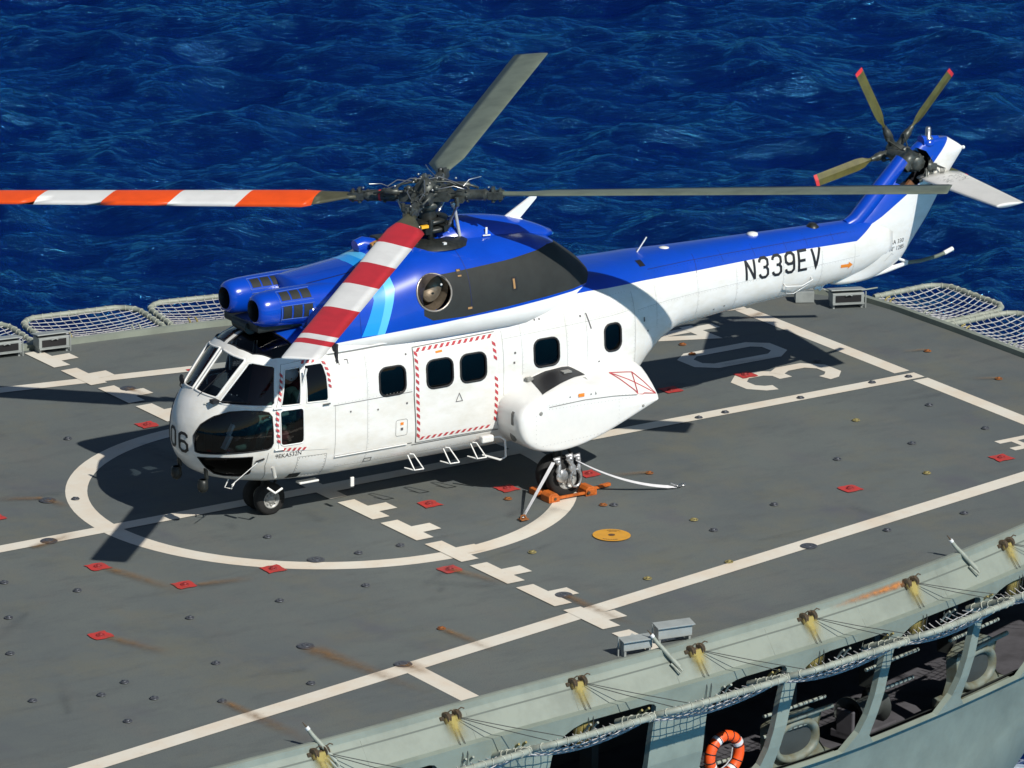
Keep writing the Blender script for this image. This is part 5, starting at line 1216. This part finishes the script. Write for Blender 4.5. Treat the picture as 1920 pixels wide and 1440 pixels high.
# fairleads seen through the openings
def fairlead(x, label):
    p, n, t = edge_pt(x, -1, -.32, -1.98); E = empty("mooring_fairlead", p, math.atan2(t.y, t.x), label, "fairlead", "mooring fairleads in the hull openings")
    g = MB(); n_ = 28   # cast block with a flared oval throat
    def oval(a_, b_, y_): return [(a_*sgp(math.cos(2*math.pi*i/n_),.85), y_, .02+b_*sgp(math.sin(2*math.pi*i/n_),.85)) for i in range(n_)]
    rings = [oval(.44,.30,.10),oval(.44,.30,-.03),oval(.41,.27,-.06),oval(.37,.23,-.05),oval(.34,.20,.0),oval(.33,.19,.08),oval(.33,.19,.12)]
    g.add([p_ for r_ in rings for p_ in r_], [(k_*n_+j_, k_*n_+(j_+1) % n_, (k_+1)*n_+(j_+1) % n_, (k_+1)*n_+j_) for k_ in range(len(rings)-1) for j_ in range(n_)], 0, True); g.obj("fairlead_throat", M['chockw'], E); g = MB(); P_ = oval(.34,.20,.03); g.add(P_, [tuple(range(n_))]); g.obj("throat_shade_disc", M['bulk'], E)  # dark disc closes the throat, painted in place of the shade inside
    g = MB(); P_ = [(-.62,-.42),(.66,-.42),(.60,-.24),(.50,-.12),(.47,.14),(.52,.30),(.30,.42),(-.30,.40),(-.50,.28),(-.47,-.10),(-.55,-.26)]; k_ = len(P_)
    g.add([(a_, .02, b_) for a_, b_ in P_]+[(a_, .20, b_) for a_, b_ in P_], [(i, k_+i, k_+(i+1) % k_, (i+1) % k_) for i in range(k_)]); g.add([(a_, .045, b_) for a_, b_ in P_], [tuple(range(k_))]); g.box((0,.05,-.36),(1.5,.40,.14)); g.obj("fairlead_body", M['chockw'], E, bevel=.02)
    g = MB(); g.cyl((-.55,-.06,.36),(.62,-.08,.40),.035,8); g.obj("fairlead_bar", M['chockw'], E)
    g = MB(); g.tube([(-.25,.10,-.08),(0,.2,-.02),(.25,.25,.04),(.4,.5,.1)], .045, 8); g.obj("mooring_line", M['ropec'], E)
fairlead(2.75, "pale oval fairlead in the opening right of the lifebuoy"); fairlead(6.75, "pale oval fairlead in the rightmost hull opening")
p, n, t = edge_pt(4.9, -1, -.9, -2.5); E = empty("mooring_winch", p, math.atan2(t.y, t.x), "dark winch drum deep inside the opening between the two fairleads", "winch")
g = MB(); g.lathe((-.35,0,.30),(1,0,0),[(0,.26),(.03,.26),(.04,.16),(.6,.16),(.61,.26),(.64,.26)],20); g.obj("drum", M['bulk'], E); g = MB(); g.box((0,0,.02),(.9,.5,.12)); g.box((-.42,0,.2),(.06,.3,.4)); g.box((.36,0,.2),(.06,.3,.4)); g.obj("winch_frame", M['mdeck'], E, bevel=.02)
# lifebuoy
p, n, t = edge_pt(1.28, -1, -.20, -1.78); an = math.atan2(t.y, t.x)
LB = empty("lifebuoy", p, an, "orange ring lifebuoy with black grab line hung on a rail in the hull opening", "lifebuoy")
g = MB(); ring = [(.27*math.cos(2*math.pi*i/36), 0, .27*math.sin(2*math.pi*i/36)) for i in range(36)]; g.tube(ring, .075, 14, closed=True); g.obj("buoy_ring", M['buoy'], LB)
g = MB()
for i in range(14):
    a = R(20+i*24); c = Vector((.27*math.cos(a),0,.27*math.sin(a))); d = Vector((math.cos(a),0,math.sin(a))); e = Vector((0,1,0))
    g.tube([c+(d*math.cos(b_)+e*math.sin(b_))*.079 for b_ in [2*math.pi*q/14 for q in range(14)]], .008, 4, closed=True)
g.obj("grab_line", M['black'], LB)
g = MB(); g.tube([(.05,-.10,.12),(.02,-.11,-.02),(-.06,-.10,-.10),(-.18,-.12,-.13)], .010, 6); g.obj("white_lanyard", M['rope'], LB)
g = MB()
for a in (R(-60), R(120), R(30), R(210)):
    c = Vector((.27*math.cos(a),0,.27*math.sin(a))); d = Vector((-math.sin(a),0,math.cos(a))); g.tube([c-d*.03,c+d*.03],.080,14)
g.obj("reflective_band", M['bwhite'], LB)
g = MB(); g.lathe((p.x-.27,p.y-.0,p.z-.42),(0,0,1),[(0,0),(0,.06),(.02,.085),(.16,.085),(.19,.06),(.20,.045),(.26,.04),(.27,0)],18); tag(g.obj("buoy_light", M['yellow']), "yellow float light hanging beside the orange lifebuoy", "float light")

# cable pulleys on the deck edge with stays down to the safety nets, and rust below them
SX = [-7.9,-5.83,-3.71,-1.61,.43,2.49,4.55,6.74,8.8]
for k, x in enumerate(SX):
    p, n, t = edge_pt(x, -1, .10, -.02); E = empty("stay_bracket", p, math.atan2(t.y, t.x), None, "stay bracket", "stay brackets along the deck edge")
    E["label"] = ["rusty twin pulley bracket off the left of the frame","leftmost twin pulley bracket, beside the first slanted pole","second twin pulley bracket from the left on the near deck edge","third twin pulley bracket from the left on the near deck edge","rusty twin pulley bracket just right of the two light boxes","twin pulley bracket between the light boxes and the orange-stained one","twin pulley bracket with orange rust spreading along the deck lip","rightmost twin pulley bracket, right of the slanted pole","pulley bracket beyond the right of the frame"][k]
    for q in (-.085,.085):
        g = MB(); g.lathe((q-.03,0,.0),(1,.15,0),[(0,.02),(0,.075),(.012,.078),(.03,.05),(.048,.078),(.06,.075),(.06,.02)],14); g.box((q,.03,.0),(.05,.14,.10), rot=Matrix.Rotation(R(25),3,'X')); g.tube([(q,0,.06),(q+.06,-.02,.10),(q+.10,-.03,.08)],.010,6)
        g.obj("pulley", M['rusty'], E, bevel=.006)
    g = MB(); g.box((0,.06,-.01),(.34,.10,.05)); g.obj("pulley_mount", M['rusty'], E, bevel=.01)
    g = MB()
    for q in (-.03,.03):   # straight down over the knuckle
        pts = [(q,0,-.03)] + [(q+.015+(.02 if q > 0 else 0), -o+.10, z) for o, z in ((.33,-.35),(.36,-.45),(.33,-.66))]
        g.tube(pts, .006, 5)
    for q, L in ((.05,.80),(.07,1.05)):  # slanting aft to the net frame
        g.tube([(q,0,-.01),(L*.55,-.45,-.14),(L,-.98,-.23)], .006, 5)
    g.obj("stay_wire", M['wire'], E)
    up = Vector((n.x, n.y, .8)).normalized(); stn = ST()
    stn.quad(p+n*.0+Vector((0,0,.028))+n*.03, p+n*.20+Vector((0,0,-.31)), .34, .36, up); stn.quad(p+n*.182+Vector((0,0,-.33)), p+n*.115+Vector((0,0,-.86)), .36, .44, n)
    stn.obj("rust_streak", M['stain2'], SHIP)
stn = ST(); p0, n0, t0 = edge_pt(4.42, -1, .10, .0); q0, _, _ = edge_pt(2.9, -1, .10, .0); stn.quad(p0+Vector((0,0,.01)), q0+Vector((0,0,.01)), .13, .09, Vector((n0.x,n0.y,.8)).normalized()); stn.obj("rust_streak", stain_mat("orange_rust_film", (.45,.17,.04), 1.8), SHIP)
# ------------------------------------------------------------------ safety nets
def net(p_in0, p_in1, out_dir, depth, zin, zout, label, group, sag=.10, cell=.13, curl=.0, rn=6, half=False, end_open=False, rope_r=.008):
    """tube frame hinged on the deck edge, with a rope net laced to it"""
    A, B = Vector(p_in0), Vector(p_in1); T = (B-A); W = T.length; T.normalize(); O = Vector(out_dir).normalized(); rc = min(.38, depth*.42)
    base = (A+B)/2; E = empty("safety_net", base, 0, label, "safety net", group)
    def P(s, d):  # s along the edge 0..W, d outward 0..depth
        return A+T*s+O*d+Vector((0,0,zin+(zout-zin)*d/depth))-base
    path = [P(0,0), P(0,depth-rc)] + [P(rc*(1-math.cos(R(a))), depth-rc+rc*math.sin(R(a))) for a in (15,30,45,60,75)] + [P(rc,depth), P(W/2,depth), P(W-rc,depth)] + [P(W-rc*(1-math.cos(R(a))), depth-rc+rc*math.sin(R(a))) for a in (75,60,45,30,15)] + [P(W,depth-rc), P(W,0)]
    g = MB(); g.tube(path, .045, 10); g.obj("net_frame", M['pipe'], E)
    g = MB(); acc = 0
    fine = []
    for a, b in zip(path, path[1:]):
        L = (b-a).length; k = max(1, int(L/.03)); fine += [a.lerp(b, i/k) for i in range(k)]
    for i in range(3, len(fine)-3, 5):
        d = (fine[i+1]-fine[i-1]).normalized(); u = d.cross(Vector((0,0,1))).normalized(); w = d.cross(u); r = .050
        sl = d*.02*(1 if i % 2 else -1)
        g.tube([fine[i]+(u*math.cos(q)+w*math.sin(q))*r+sl*math.cos(q) for q in [2*math.pi*j/8 for j in range(8)]], .0065, 4, closed=True)
    g.obj("lashing", M['ropec'], E)
    rng = random.Random(int(W*1000+A.x*77))
    def dmax(s):
        e = min(s, W-s)
        return depth-.03 if e >= rc else depth-rc+math.sqrt(max(0, rc*rc-(rc-e)**2))-.03
    def Q(s, d):
        dm = max(.05, dmax(s)); u, v = s/W, min(1, d/dm); z = -sag*math.sin(math.pi*u)**.6*math.sin(math.pi*min(1,v))**.8
        return P(s, d)+Vector((0,0,z)) - T*curl*math.sin(math.pi*v)*.5
    g = MB(); ns = int(W/cell); nd = int(depth/cell)
    js = [rng.uniform(-.018,.018) for _ in range(60)]
    for i in range(1, ns):
        s = W*i/ns; dm = dmax(s); g.tube([Q(s+js[(i*3+j) % 60]*.8, dm*j/10) for j in range(11)], rope_r, 4, caps=False)
    for j in range(1, nd+1):
        d = depth*j/(nd+.6); s0 = 0; s1 = W
        if d > depth-rc: dd = rc-math.sqrt(max(0, rc*rc-(d-depth+rc)**2)); s0, s1 = dd, W-dd
        g.tube([Q(s0+(s1-s0)*k/22, d+js[(j*5+k) % 60]*.6) for k in range(23)], rope_r, 4, caps=False)
    g.obj("netting", M['rope'], E)
    for s in (.30, .42, W-.52, W-.40):
        g = MB(); g.tube([P(s,-.06)+Vector((0,0,-.05)), P(s,.03)+Vector((0,0,.05)), P(s,.09)+Vector((0,0,.07))], .018, 6); g.obj("hinge_pin", M['cupy'] if s < W/2 else M['pipe'], E)
    return E
# far side, flat outwards
for k, (x0, x1) in enumerate(((-1.95,.10),(.30,2.28),(2.42,4.40))):
    a, n, t = edge_pt(x0, 1, .06, 0); b, _, _ = edge_pt(x1, 1, .06, 0)
    lab = ["net frame at the far left edge of the picture, mostly cut off", "far side safety net between the two left boxes and the nose", "far side safety net partly behind the engine intakes","far side safety net hidden behind the cabin roof","far side safety net hidden behind the tail boom"][k]
    net(a, b, n, 1.22, .06, .10, lab, "safety nets round the flight deck", .10, .135)
# stern
for k, (y0, y1) in enumerate(((3.78,1.98),(1.84,-.15))):
    net((12.96,y0,0), (12.96,y1,0), (1,0,0), 1.38, .03, .06, ["upper stern safety net beside the grey light box","lower stern safety net at the right edge of the picture","stern safety net beyond the right edge of the picture"][k], "safety nets round the flight deck", .16, .135, rope_r=.0095)
# near side, hinged under the lip and tipped up
NX = [-5.3,-3.15,-1.07,1.25,3.45,5.62,7.8]
for k, (x0, x1) in enumerate(zip(NX, NX[1:])):
    a, n, t = edge_pt(x0+.03, -1, .30, 0); b, n2, _ = edge_pt(x1-.03, -1, .30, 0); nn = (n+n2).normalized()
    lab = ["near side net frame at the bottom edge, left of the others","near side net frame with mesh showing at the bottom edge","near side net frame above the wide hull plate with net shadows","near side net frame above the lifebuoy","near side net frame above the middle of the guard bars","near side net frame at the right end, by the slanted pole"][k]
    net(a, b, nn, .95, -.62, -.235, lab, "safety nets along the near side", .20, .12, rope_r=.008)
# ------------------------------------------------------------------ hinged poles on the near edge
for k, x in enumerate((-5.75,-.05,5.80)):
    p, n, t = edge_pt(x, -1, 0, 0); E = empty("hinged_pole", p, math.atan2(t.y, t.x), ["left slanted grey pole with a pointed tip on the near deck edge","slanted grey pole rising beside the near light boxes","right slanted grey pole with a pointed tip, near the rightmost bracket"][k], "pole", "slanted poles on the near deck edge")
    g = MB(); g.tube([(-.14,.07,.27),(-.10,.03,.19),(.02,-.12,-.01),(.10,-.20,-.14)], [.024,.028,.032,.034], 10); g.tube([(.10,-.20,-.14),(.13,-.24,-.19),(.08,-.26,-.21),(.0,-.15,-.09)],.016,8); g.obj("pole_arm", M['pipe'], E)
    g = MB(); g.tube([(-.145,.075,.28),(-.19,.11,.35)], [.012,.005], 8); g.obj("pole_tip", M['rusty'], E)
    g = MB(); g.tube([(-.15,.08,.285),(-.13,.06,.25)], .029, 10); g.obj("pole_collar", M['bwhite'], E)
# ------------------------------------------------------------------ deck edge light boxes
def light_box(x, y, rz, label, sc_=1.0, h=.17, dep=.26):
    E = empty("deck_light_box", (x, y, 0), rz, label, "light box", "grey light boxes round the deck")
    g = MB(); w, d = .50*sc_, dep*sc_
    g.box((0,0,.085+h/2),(w,d,h)); g.obj("housing", M['box'], E, bevel=.008)
    g = MB(); r = Matrix.Rotation(R(-9),3,'X'); g.box((0,.02,.085+h+.03),(w+.05,d+.05,.018), rot=r); g.obj("sloped_lid", M['box'], E, bevel=.004)
    g = MB(); g.box((0,-d/2-.004,.085+h*.48),(w-.10,.010,h-.06)); g.obj("lens_front", M['black'], E)
    for q in (-1,1): g = MB(); g.box((q*(w/2-.03),-.0,.045),(.03,d*.8,.09)); g.obj("box_leg", M['box'], E)
    g = MB(); g.cyl((w/2+.03,-d/2+.02,.0),(w/2+.03,-d/2+.02,.27),.012,8); g.box((0,-d/2-.02,.085),(w,.02,.02)); g.tube([(-.05,-d/2-.03,.22),(.0,-d/2-.06,.25),(.05,-d/2-.03,.22)],.010,6); g.obj("bracket", M['box'], E)
    return E
light_box(.22, 8.22, R(-8), "grey light box on the far deck edge, right one of the left pair"); light_box(-.55, 8.36, R(-8), "grey light box cut by the left edge of the picture")
light_box(-.36, -8.30, R(172), "near deck light box in front, beside the slanted pole", .85, .12, .14); light_box(.34, -8.16, R(170), "near deck light box behind, casting a shadow on its neighbour", 1.0, .15, .14)
light_box(12.30, 3.66, R(-22), "grey light box at the stern corner beside the upper net", 1.05)
g = MB(); g.box((11.9,4.25,.10),(.30,.22,.18), rot=Matrix.Rotation(R(-30),3,'Z')); g.tube([(11.9,4.25,.2),(12.1,4.0,.24),(12.2,3.95,.15)],.012,6); tag(g.obj("junction_box", M['box'], bevel=.01), "small grey junction box behind the stern light box, under the boom", "junction box")
g = MB(); g.tube([(12.5,3.9,.16),(12.9,3.95,.12),(13.2,4.0,.10)],.012,6); tag(g.obj("box_cable", M['pipe']), "thin pale cable from the stern light box to the net frame", "cable")
# ------------------------------------------------------------------ wheel chocks, lashing straps
def hp(x, y, z=0): return HELI_M @ Vector((x, y, z))
HELI_M = Matrix.Translation((1.443,-.496,0)) @ Matrix.Rotation(-.019,4,'Z')
CH = empty("wheel_chock", hp(1.36,-1.56), -.019, "orange chock frame clamped round the left main wheel", "wheel chock"); CH.scale = (.86,.80,.80)
for xx in (-.37, .37):
    g = MB(); P = [(-.11,0),(.11,0),(.11,.10),(.04,.17),(-.06,.17),(-.11,.12)]; n = len(P); 
    g.add([(xx+a, -.34, b) for a, b in P]+[(xx+a, -.06 , b) for a, b in P], [tuple(range(n)), tuple(range(2*n-1,n-1,-1))]+[(i,n+i,n+(i+1) % n,(i+1) % n) for i in range(n)])
    g.box((xx,-.345,.075),(.15,.02,.10)); g.obj("chock_block", M['chock'], CH, bevel=.015)
g = MB(); g.box((0,-.29,.06),(.62,.05,.045)); g.obj("tie_bar", M['chock'], CH, bevel=.006)
g = MB(); g.box((.55,-.12,.055),(.50,.06,.05), rot=Matrix.Rotation(R(6),3,'Z')); g.box((.80,-.09,.06),(.20,.075,.055), rot=Matrix.Rotation(R(6),3,'Z')); g.obj("chock_handle", M['chock'], CH, bevel=.008)
g = MB(); g.cyl((.30,-.36,.075),(.30,-.372,.075),.03,12); g.cyl((-.37,-.36,.075),(-.37,-.372,.075),.025,12); g.obj("chock_bolt", M['rusty'], CH)
g = MB()
for xx in (-.37,.37): g.box((xx,.22,.06),(.16,.30,.11))
g.obj("rear_block", M['chock'], CH, bevel=.012)
def strap(a, b, label, sagz=0.0, w=.045):
    a, b = Vector(a), Vector(b); E = empty("lashing_strap", b, 0, label, "lashing strap"); d = (b-a); L = d.length; t = d.cross(Vector((0,0,1))).normalized(); u = d.cross(t).normalized()
    g = MB(); n = 24; vs = []
    for i in range(n+1):
        s = i/n; p = a+d*s-b; p.z -= sagz*4*s*(1-s); ww = w*(1 if s < .93 else .6); tw = t*math.cos(.5*s)+u*math.sin(.5*s); 
        for o, q in ((-1,-1),(1,-1),(1,1),(-1,1)): vs.append(p+tw*o*ww/2+u*q*.003)
    g.add(vs, [(i*4+j,(i+1)*4+j,(i+1)*4+(j+1) % 4,i*4+(j+1) % 4) for i in range(n) for j in range(4)], 0); g.obj("webbing", M['strap'], E)
    g = MB(); e = d.normalized(); g.tube([-e*.10+Vector((0,0,.03)), -e*.04+Vector((0,0,.02)), Vector((0,0,.02))], .014, 8); g.tube([Vector((.03*math.cos(q), .03*math.sin(q), .025)) for q in [2*math.pi*i/12 for i in range(12)]], .009, 6, closed=True); g.obj("deck_hook", M['steel'], E); return E
strap(hp(1.06,-1.76,.58), (1.60,-2.78,.03), "white lashing strap from the left wheel down to the deck, nearer one", 0, .055)
strap(hp(1.44,-1.76,.56), (4.30,-2.76,.035), "long white lashing strap running aft from the left wheel", .10, .055)
g = MB(); g.tube([(4.30,-2.76,.035),(4.38,-2.75,.03),(4.45,-2.70,.03)],.012,6); g.lathe((4.46,-2.68,.01),(0,0,1),[(0,.05),(.02,.05),(.02,.03)],12); tag(g.obj("strap_anchor", M['steel']), "steel hook at the deck end of the long strap", "hook")
g = MB(); g.box((1.60,-2.80,.028),(.13,.10,.015)); g.tube([(1.55,-2.80,.03),(1.57,-2.79,.08),(1.63,-2.79,.08),(1.65,-2.80,.03)],.012,6); tag(g.obj("deck_ring", M['rustbit']), "rusty deck ring holding the nearer strap's lower end", "deck ring")
# ------------------------------------------------------------------ pilot in the left seat
def person(loc, name="person"):
    P = {'pel':(0,0,0),'wst':(.02,0,.16),'chs':(.03,0,.34),'nk':(.0,0,.52),'shl':(.03,-.19,.46),'shr':(.03,.19,.46),'ell':(-.12,-.27,.22),'elr':(-.12,.25,.22),'wrl':(-.38,-.20,.18),'wrr':(-.38,.12,.20),'hl':(-.46,-.18,.19),'hr':(-.46,.10,.21),'hipl':(-.03,-.10,-.02),'hipr':(-.03,.10,-.02),'knl':(-.46,-.14,.08),'knr':(-.46,.14,.08),'anl':(-.62,-.14,-.30),'anr':(-.62,.14,-.30),'tol':(-.80,-.15,-.30),'tor':(-.80,.15,-.30)}
    rad = {'pel':.14,'wst':.13,'chs':.155,'nk':.065,'shl':.075,'shr':.075,'ell':.05,'elr':.05,'wrl':.036,'wrr':.036,'hl':.03,'hr':.03,'hipl':.10,'hipr':.10,'knl':.07,'knr':.07,'anl':.05,'anr':.05,'tol':.035,'tor':.035}
    K = list(P); E_ = [('pel','wst'),('wst','chs'),('chs','nk'),('chs','shl'),('chs','shr'),('shl','ell'),('shr','elr'),('ell','wrl'),('elr','wrr'),('wrl','hl'),('wrr','hr'),('pel','hipl'),('pel','hipr'),('hipl','knl'),('hipr','knr'),('knl','anl'),('knr','anr'),('anl','tol'),('anr','tor')]
    me = bpy.data.meshes.new(name); me.from_pydata([P[k] for k in K], [(K.index(a),K.index(b)) for a, b in E_], []); o = bpy.data.objects.new(name, me); sc.collection.objects.link(o)
    sk = o.modifiers.new("skin",'SKIN')
    for k, v in zip(K, me.skin_vertices[0].data): v.radius = (rad[k], rad[k]*(1 if k not in ('chs','wst') else .8)); v.use_root = (k == 'pel')
    o.modifiers.new("sub",'SUBSURF').levels = 2; o.modifiers["sub"].render_levels = 2; me.materials.append(M['suit']); o.location = loc
    g = MB(); g.sphere((-.02,0,.68), .10, 10, 0, (1.05,.80,1.2)); g.tube([(-.12,0,.69),(-.145,0,.655),(-.115,0,.645)],.014,6); g.sphere((-.02,-.082,.67),.022,6); g.sphere((-.02,.082,.67),.022,6); g.box((-.118,0,.615),(.01,.045,.012)); g.obj("head", M['skin'], o)
    g = MB(); g.sphere((.005,0,.72), .125, 12, 0, (1.05,.92,1.0)); g.obj("helmet", M['bwhite'], o)
    g = MB(); g.box((-.122,0,.70),(.03,.15,.06)); g.obj("visor", M['black'], o, bevel=.01)
    for s, key in ((-1,'hl'),(1,'hr')):
        g = MB(); c = Vector(P[key]); g.sphere((c.x-.01,c.y,c.z),.036,8,0,(1.2,.9,.5))
        for i in range(4): yy = c.y+(i-1.5)*.018; L = (.062,.072,.068,.055)[i]; g.tube([(c.x-.04,yy,c.z),(c.x-.04-L*.6,yy,c.z-.004),(c.x-.04-L*.8,yy,c.z-.03)],[.009,.0085,.007],6)
        g.tube([(c.x,c.y-s*.03,c.z-.005),(c.x-.04,c.y-s*.045,c.z-.02)],[.011,.009],6); g.obj("gloved_hand", M['tan'], o)
    tag(o, "pilot in green overalls and pale helmet seated at the open cockpit window", "person"); return o
pw_ = HELI_M @ Vector((-2.56,-.48,1.42)); pers = person(pw_); pers.rotation_euler = (0,0,-.019)
# ================================================================== the sea
SEA_Z = -8.0
def ocean_tile(L=96.0, N=1024, seed=3):
    rng = np.random.default_rng(seed); k1 = np.fft.fftfreq(N, L/N)*2*np.pi; KX, KY = np.meshgrid(k1, k1, indexing='ij'); K = np.hypot(KX, KY); K[0,0] = 1e-6
    wd = R(62); cosf = (KX*math.cos(wd)+KY*math.sin(wd))/K
    kp = 2*np.pi/12
    S = np.exp(-1.25*(kp/K)**2)/K**3.7*(0.25+0.75*cosf**2)*np.exp(-(K*.05)**2); S[K < 2*np.pi/60] = 0
    S *= (1+1.4*np.exp(-((K-2*np.pi/3.2)/1.6)**2)) ; S[0,0] = 0
    ph = (rng.standard_normal((N,N))+1j*rng.standard_normal((N,N)))*np.sqrt(S)
    f = lambda q: np.real(np.fft.ifft2(q))
    h = f(ph); sc0 = .195/h.std(); ph = ph*sc0; h = h*sc0
    dx = f(1j*KX/K*ph); dy = f(1j*KY/K*ph); lam = .75
    jxx = f(-KX*KX/K*ph)*lam; jyy = f(-KY*KY/K*ph)*lam; jxy = f(-KX*KY/K*ph)*lam
    J = (1+jxx)*(1+jyy)-jxy**2
    return L, N, h, dx*lam, dy*lam, J
L_, N_, oh, odx, ody, oJ = ocean_tile()
def samp(A, x, y):
    u = (x/L_ % 1)*N_; v = (y/L_ % 1)*N_; i = np.floor(u).astype(int); j = np.floor(v).astype(int); a = u-i; b = v-j; i2 = (i+1) % N_; j2 = (j+1) % N_; i %= N_; j %= N_
    return (A[i,j]*(1-a)*(1-b)+A[i2,j]*a*(1-b)+A[i,j2]*(1-a)*b+A[i2,j2]*a*b)
def grow(a, b, step, far, k=1.13):
    c = list(np.arange(a, b, step)); s = step; x = c[-1]; up = []
    while x < far: s *= k; x += s; up.append(x)
    s = step; x = a; dn = []
    while x > -far: s *= k; x -= s; dn.append(x)
    return np.array(dn[::-1]+c+up), len(dn), len(dn)+len(c)
lat, l0, l1 = grow(-24, 24, .085, 4500); dep, d0, d1 = grow(84, 166, .105, 5000)
LA, DE = np.meshgrid(lat, dep, indexing='ij')
X = -40.78+DE*math.sin(CYAW)+LA*math.cos(CYAW); Y = -64.38+DE*math.cos(CYAW)-LA*math.sin(CYAW)
fade = lambda c: np.clip(np.gradient(c), .05, 1e9)
st_l = np.gradient(lat)[:,None]*np.ones_like(DE); st_d = np.gradient(dep)[None,:]*np.ones_like(LA); stp_ = np.maximum(st_l, st_d)
F = np.clip((4.0-stp_)/3.0, 0, 1)
F2 = F*F
H = samp(oh, X, Y)*F2; DX = samp(odx, X, Y)*F2; DY = samp(ody, X, Y)*F2; JJ = samp(oJ, X, Y)
foam = np.clip((.30-JJ)/.4, 0, 1)*F2
# churned water against the ship's side and under the stern
hwx = np.interp(X, [a for a,_ in HW], [b for _,b in HW]); dist = np.abs(Y)-hwx; wake = np.clip(1-np.abs(dist+3.2)/1.4, 0, 1)*(X < 13)*(Y < 0)
wake2 = np.clip(1-np.hypot((X-14.6)/1.6, (Y-1.9)/1.3), 0, 1)
foam = np.clip(foam+np.clip(wake*.6+wake2*.95, 0, 1), 0, 1)
co = np.stack([X+DX, Y+DY, SEA_Z+H], -1).reshape(-1,3).astype(np.float32); nl, nd = len(lat), len(dep)
idx = np.arange(nl*nd).reshape(nl, nd); q = np.stack([idx[:-1,:-1], idx[:-1,1:], idx[1:,1:], idx[1:,:-1]], -1).reshape(-1,4)[:, ::-1]
me = bpy.data.meshes.new("sea"); me.vertices.add(len(co)); me.vertices.foreach_set("co", co.ravel()); me.loops.add(q.size); me.loops.foreach_set("vertex_index", q.ravel().astype(np.int32))
me.polygons.add(len(q)); me.polygons.foreach_set("loop_start", np.arange(0, q.size, 4, dtype=np.int32)); me.polygons.foreach_set("loop_total", np.full(len(q), 4, dtype=np.int32)); me.update(calc_edges=True)
me.polygons.foreach_set("use_smooth", np.ones(len(q), dtype=bool)); at = me.attributes.new("foam", 'FLOAT', 'POINT'); at.data.foreach_set("value", foam.ravel().astype(np.float32))
def sea_mat():
    m = bpy.data.materials.new("sea_water"); m.use_nodes = True; n, l = nodes_of(m); b = n["Principled BSDF"]; out = [x for x in n if x.type == 'OUTPUT_MATERIAL'][0]
    tc = n.new("ShaderNodeTexCoord")
    n.remove(b); df = n.new("ShaderNodeBsdfDiffuse"); df.inputs[0].default_value = (.0009,.0068,.056,1)
    gl = n.new("ShaderNodeBsdfGlossy"); gl.inputs[0].default_value = (.15,.86,1.6,1); gl.inputs["Roughness"].default_value = .10
    fr = n.new("ShaderNodeFresnel"); fr.inputs[0].default_value = 1.6; ws = n.new("ShaderNodeMixShader"); l.new(fr.outputs[0], ws.inputs[0]); l.new(df.outputs[0], ws.inputs[1]); l.new(gl.outputs[0], ws.inputs[2])
    def nz(scale, det, rough, s3, dist=0):
        q = n.new("ShaderNodeTexNoise"); q.inputs["Scale"].default_value = scale; q.inputs["Detail"].default_value = det; q.inputs["Roughness"].default_value = rough; q.inputs["Distortion"].default_value = dist
        mp = n.new("ShaderNodeMapping"); mp.vector_type = 'TEXTURE'; mp.inputs["Rotation"].default_value = (0,0,R(-30)); mp.inputs["Scale"].default_value = s3; l.new(tc.outputs["Object"], mp.inputs[0]); l.new(mp.outputs[0], q.inputs[0]); return q
    q1 = nz(1.7, 7, .62, (2.4,.9,1), .5); q2 = nz(7.0, 5, .65, (2.2,.8,1), .3)
    b1 = n.new("ShaderNodeBump"); b1.inputs["Strength"].default_value = 1.0; b1.inputs["Distance"].default_value = .20; l.new(q1.outputs[0], b1.inputs["Height"])
    b2 = n.new("ShaderNodeBump"); b2.inputs["Strength"].default_value = .9; b2.inputs["Distance"].default_value = .035; l.new(q2.outputs[0], b2.inputs["Height"]); l.new(b1.outputs[0], b2.inputs["Normal"])
    for q in (df, gl, fr): l.new(b2.outputs[0], q.inputs["Normal"])
    at = n.new("ShaderNodeAttribute"); at.attribute_name = "foam"; q3 = nz(5.5, 9, .72, (1,1,1), .8)
    s = n.new("ShaderNodeMath"); s.operation = 'MULTIPLY_ADD'; s.inputs[1].default_value = 1.3; l.new(at.outputs["Fac"], s.inputs[0]); 
    t = n.new("ShaderNodeMath"); t.operation = 'MULTIPLY_ADD'; t.inputs[1].default_value = 1.6; t.inputs[2].default_value = -1.35; l.new(q3.outputs[0], t.inputs[0]); l.new(t.outputs[0], s.inputs[2])
    mr = n.new("ShaderNodeMapRange"); mr.inputs[1].default_value = .0; mr.inputs[2].default_value = .55; l.new(s.outputs[0], mr.inputs[0])
    fo = n.new("ShaderNodeBsdfDiffuse"); fo.inputs[0].default_value = (.62,.72,.80,1); mx = n.new("ShaderNodeMixShader"); l.new(mr.outputs[0], mx.inputs[0]); l.new(ws.outputs[0], mx.inputs[1]); l.new(fo.outputs[0], mx.inputs[2]); l.new(mx.outputs[0], out.inputs[0]); return m
me.materials.append(sea_mat()); so_ = bpy.data.objects.new("sea", me); sc.collection.objects.link(so_); tag(so_, kind="structure")
